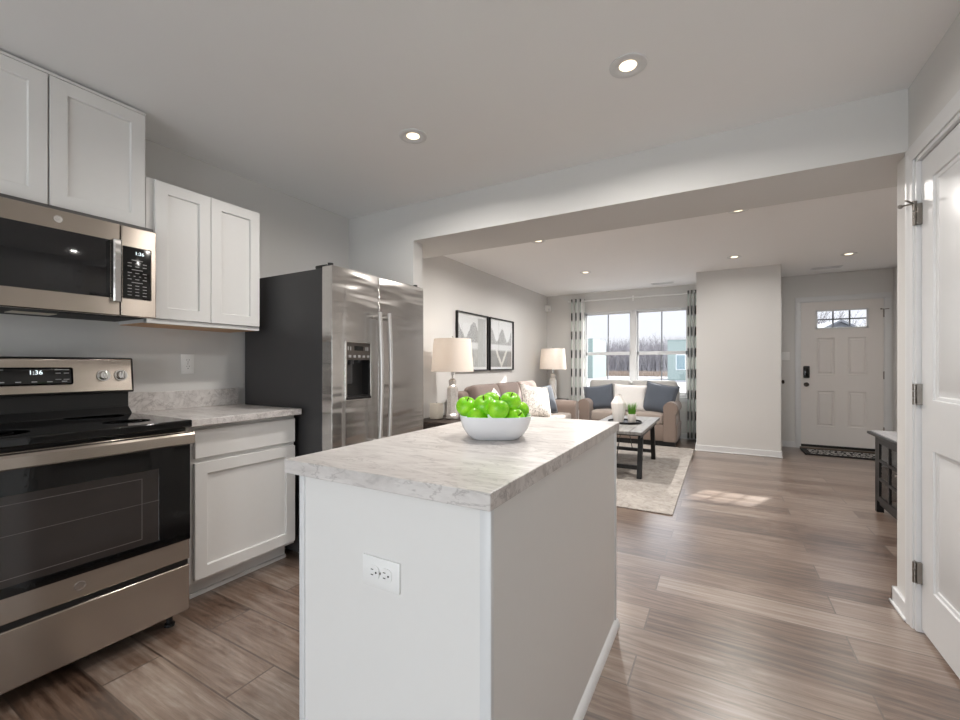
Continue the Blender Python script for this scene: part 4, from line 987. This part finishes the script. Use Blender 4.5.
# ---- small wall and ceiling fittings, door mat
t = thing('light_switch', 'white light switch plate left of the front door', 'light switch', (.795, YF, 1.306))
obj('switch_plate', B().box(.738, YF - .006, 1.247, .852, YF, 1.365, .002), M['plate'], t)
for x in (.772, .818): obj('switch_toggle', B().box(x - .005, YF - .014, 1.296, x + .005, YF - .005, 1.316, .002), M['plate'], t)
t = thing('motion_sensor', 'small white motion sensor high in the far left corner', 'sensor', (XL, 7.47, 2.22))
obj('sensor_case', B().prism([(XL, 7.43), (XL, 7.55), (XL + .075, 7.55), (XL + .085, 7.52), (XL + .04, 7.44)], 'z', 2.165, 2.275), M['plate'], t, bevel=.008)
obj('sensor_lens', B().lathe([(.0001, -.025), (.018, -.02), (.02, .0), (.018, .02), (.0001, .025)], (XL + .062, 7.482, 2.195), 16), M['trim'], t)
def vent(label, x, y, w, d):
    t_ = thing('ceiling_vent', label, 'air vent', (x, y, ZC), 0, None)
    obj('vent_frame', B().slab([x - w / 2, x - w / 2 + .02, x + w / 2 - .02, x + w / 2], [y - d / 2, y - d / 2 + .02, y + d / 2 - .02, y + d / 2], .006, holes=[(x - w / 2 + .02, y - d / 2 + .02, x + w / 2 - .02, y + d / 2 - .02)], mat=Matrix.Translation((0, 0, ZC - .006)) @ Matrix(((1, 0, 0, 0), (0, 0, 1, 0), (0, 1, 0, 0), (0, 0, 0, 1)))), M['trim'], t_)
    obj('vent_cavity', B().box(x - w / 2 + .015, y - d / 2 + .015, ZC - .0015, x + w / 2 - .015, y + d / 2 - .015, ZC - .0005), M['dark'], t_)
    s_ = B(); n_ = 6
    for i in range(n_):
        yy = y - d / 2 + .028 + (d - .056) * i / (n_ - 1); s_.box(x - w / 2 + .018, yy - .003, ZC - .0055, x + w / 2 - .018, yy + .003, ZC - .003)
    obj('slats', s_, M['trim'], t_)
vent('white slatted ceiling vent in front of the big window', -.80, 7.20, .32, .13)
vent('white slatted ceiling vent in front of the entry door', 1.19, 7.10, .32, .13)
mt = obj('door_mat', B().box(.955, 6.985, .0, 1.83, 7.46, .012, .004, 1), M['mat_rubber']); tag(mt, 'black door mat with white scroll print inside the front door', 'door mat')
mp = B(); rg = random.Random(11)
for row in range(4):
    x = 1.03
    while x < 1.74:
        L = rg.uniform(.025, .075); yc = 7.085 + row * .095 + rg.uniform(-.012, .012)
        mp.tube([(x + L * s_ / 6, yc + .018 * sin(s_ * 1.6 + row * 2), .0125) for s_ in range(7)], .010, 6, .15); x += L + rg.uniform(.012, .03)
obj('scroll_print', mp, M['mat_white'], mt, local=True)

# ================================================================== OUTSIDE
GZ = -.20
o = obj('snow_ground', B().box(-140, YF + .16, GZ - .3, 90, 160, GZ), M['snow'])
o['kind'] = 'structure'; o['label'] = 'snowy field with brown stubble outside the window'; o['category'] = 'ground'
# bare trees: five grown forms, every tree its own object
def tree_mesh(seed, H):
    rg = random.Random(seed); V, F = [], []
    def seg(p, q, r0, r1, n=4):
        d = (q - p).normalized(); u = d.cross(Vector((.3, .9, .2))).normalized(); w = d.cross(u); b0 = len(V)
        for c, r_ in ((p, r0), (q, r1)):
            for i in range(n): a = 2 * pi * i / n; V.append(c + u * cos(a) * r_ + w * sin(a) * r_)
        for i in range(n): F.append((b0 + i, b0 + (i + 1) % n, b0 + n + (i + 1) % n, b0 + n + i))
    def grow(p, d, L, r_, lev):
        k_ = 3; prev = p
        for i in range(k_):
            d = (d + Vector((rg.uniform(-.16, .16), rg.uniform(-.16, .16), .05))).normalized(); q = prev + d * L / k_
            seg(prev, q, r_ * (1 - i / k_ * .5), r_ * (1 - (i + 1) / k_ * .5)); prev = q
            if lev < 3:
                for _ in range(2 if lev else 3):
                    if lev == 0 and i == 0: continue
                    a = rg.uniform(0, 2 * pi); s_ = rg.uniform(.5, .95)
                    nd = (d * .75 + Vector((cos(a), sin(a), .25)) * s_).normalized()
                    grow(prev, nd, L * rg.uniform(.38, .58), r_ * .45, lev + 1)
    grow(Vector((0, 0, 0)), Vector((0, 0, 1)), H, .10 * H / 6, 0)
    me = bpy.data.meshes.new('bare_tree'); me.from_pydata(V, [], F); me.materials.append(M['bark']); return me
TM = [tree_mesh(20 + i, h_) for i, h_ in enumerate((2.5, 2.9, 2.3, 3.2, 2.7))]
rg = random.Random(5)
spots = []
for row in range(6):
    Yr = 66 + 5 * row; n0 = int(.30 * Yr / 3.3); n1 = int(.125 * Yr / 3.3)
    spots += [(-.312 * Yr + 3.3 * (i + .5 * (row % 2)), Yr) for i in range(n0)] + [(.135 * Yr + 3.3 * (i + .5 * (row % 2)), Yr) for i in range(n1)]
for i, (x, Y) in enumerate(spots):
    x += rg.uniform(-.4, .4); Y += rg.uniform(-.6, .6)
    o = bpy.data.objects.new('bare_tree', TM[rg.randrange(5)]); COL.objects.link(o)
    o.location = (x, Y, GZ); o.rotation_euler = (0, 0, rg.uniform(0, 6.28)); s_ = rg.uniform(.8, 1.2); s_ *= 1.75 if x > 0 else 1.0; o.scale = (s_, s_, s_)
    tag(o, 'leafless grey tree in the wood beyond the snowy field', 'tree', 'bare trees of the far wood')
def sticks(name, label, cat, mat_, x0, x1, ya, yb, n, h0, h1, w, seed):
    rg = random.Random(seed); V, F = [], []
    for i in range(n):
        Y = rg.uniform(ya, yb); x = rg.uniform(x0, x1) * Y; h_ = rg.uniform(h0, h1); a = rg.uniform(0, pi); lx_, ly_ = rg.uniform(-.25, .25) * h_, rg.uniform(-.25, .25) * h_; b0 = len(V)
        for j in range(3):
            q = a + j * 2 * pi / 3; V.append((x + w * cos(q), Y + w * sin(q), GZ))
        V.append((x + lx_, Y + ly_, GZ + h_))
        for j in range(3): F.append((b0 + j, b0 + (j + 1) % 3, b0 + 3))
    me = bpy.data.meshes.new(name); me.from_pydata(V, [], F); me.materials.append(mat_); o_ = bpy.data.objects.new(name, me); COL.objects.link(o_)
    return tag(o_, label, cat, None, 'stuff')
sticks('woodland_thicket', 'dense grey leafless thicket filling the wood beyond the field', 'thicket', M['twig'], -.33, .28, 97, 114, 14000, 3.2, 8.2, .09, 1)
sticks('field_grass', 'dry tan grass strip in front of the far wood', 'grass', M['dry_grass'], -.32, .27, 56, 68, 7000, .3, .75, .05, 2)
# houses under construction
def house(label, x, y, w, d, hgt, rise, mat_, rot=0.0, win=()):
    t_ = thing('house', label, 'house', (x, y, GZ), rot, None); A = lambda nm, b, m, **k_: obj(nm, b, m, t_, local=True, **k_)
    A('wall', B().prism([(-w / 2, 0), (w / 2, 0), (w / 2, hgt), (0, hgt + rise), (-w / 2, hgt)], 'y', -d / 2, d / 2), mat_)
    if rise > .3:
        s_ = .35; A('roof', B().prism([(-w / 2 - s_, hgt - s_ * rise * 2 / w), (0, hgt + rise), (w / 2 + s_, hgt - s_ * rise * 2 / w), (w / 2 + s_, hgt - s_ * rise * 2 / w + .18), (0, hgt + rise + .18), (-w / 2 - s_, hgt - s_ * rise * 2 / w + .18)], 'y', -d / 2 - .3, d / 2 + .3), M['roof'])
    for wx, wz, ww, wh in win:
        wo_ = A('window', B().box(wx - ww / 2 - .06, -d / 2 - .04, wz - .06, wx + ww / 2 + .06, -d / 2 + .02, wz + wh + .06), M['trim'])
        obj('pane', B().box(wx - ww / 2, -d / 2 - .05, wz, wx + ww / 2, -d / 2 - .03, wz + wh), plain('house_window_pane', S(120, 140, 146), .1), wo_, local=True)
    return t_
house('unfinished teal sheathed house at the right of the window view', -2.35, 46, 4.0, 6, 3.7, .0, M['teal'], 0, ((-.9, 1.0, .7, 1.3),))
house('pale green unfinished house at the left edge of the window view', -13.6, 48, 3.6, 6, 4.2, .0, M['teal'], 0, ((.6, 1.1, .8, 1.2),))
house('distant house with snowy grey roof seen through the door transom', 8.2, 50, 5.4, 6, 3.6, 1.5, M['pale_siding'], .2, ((-1.5, 2.0, .9, 1.2), (1.5, 2.0, .9, 1.2)))
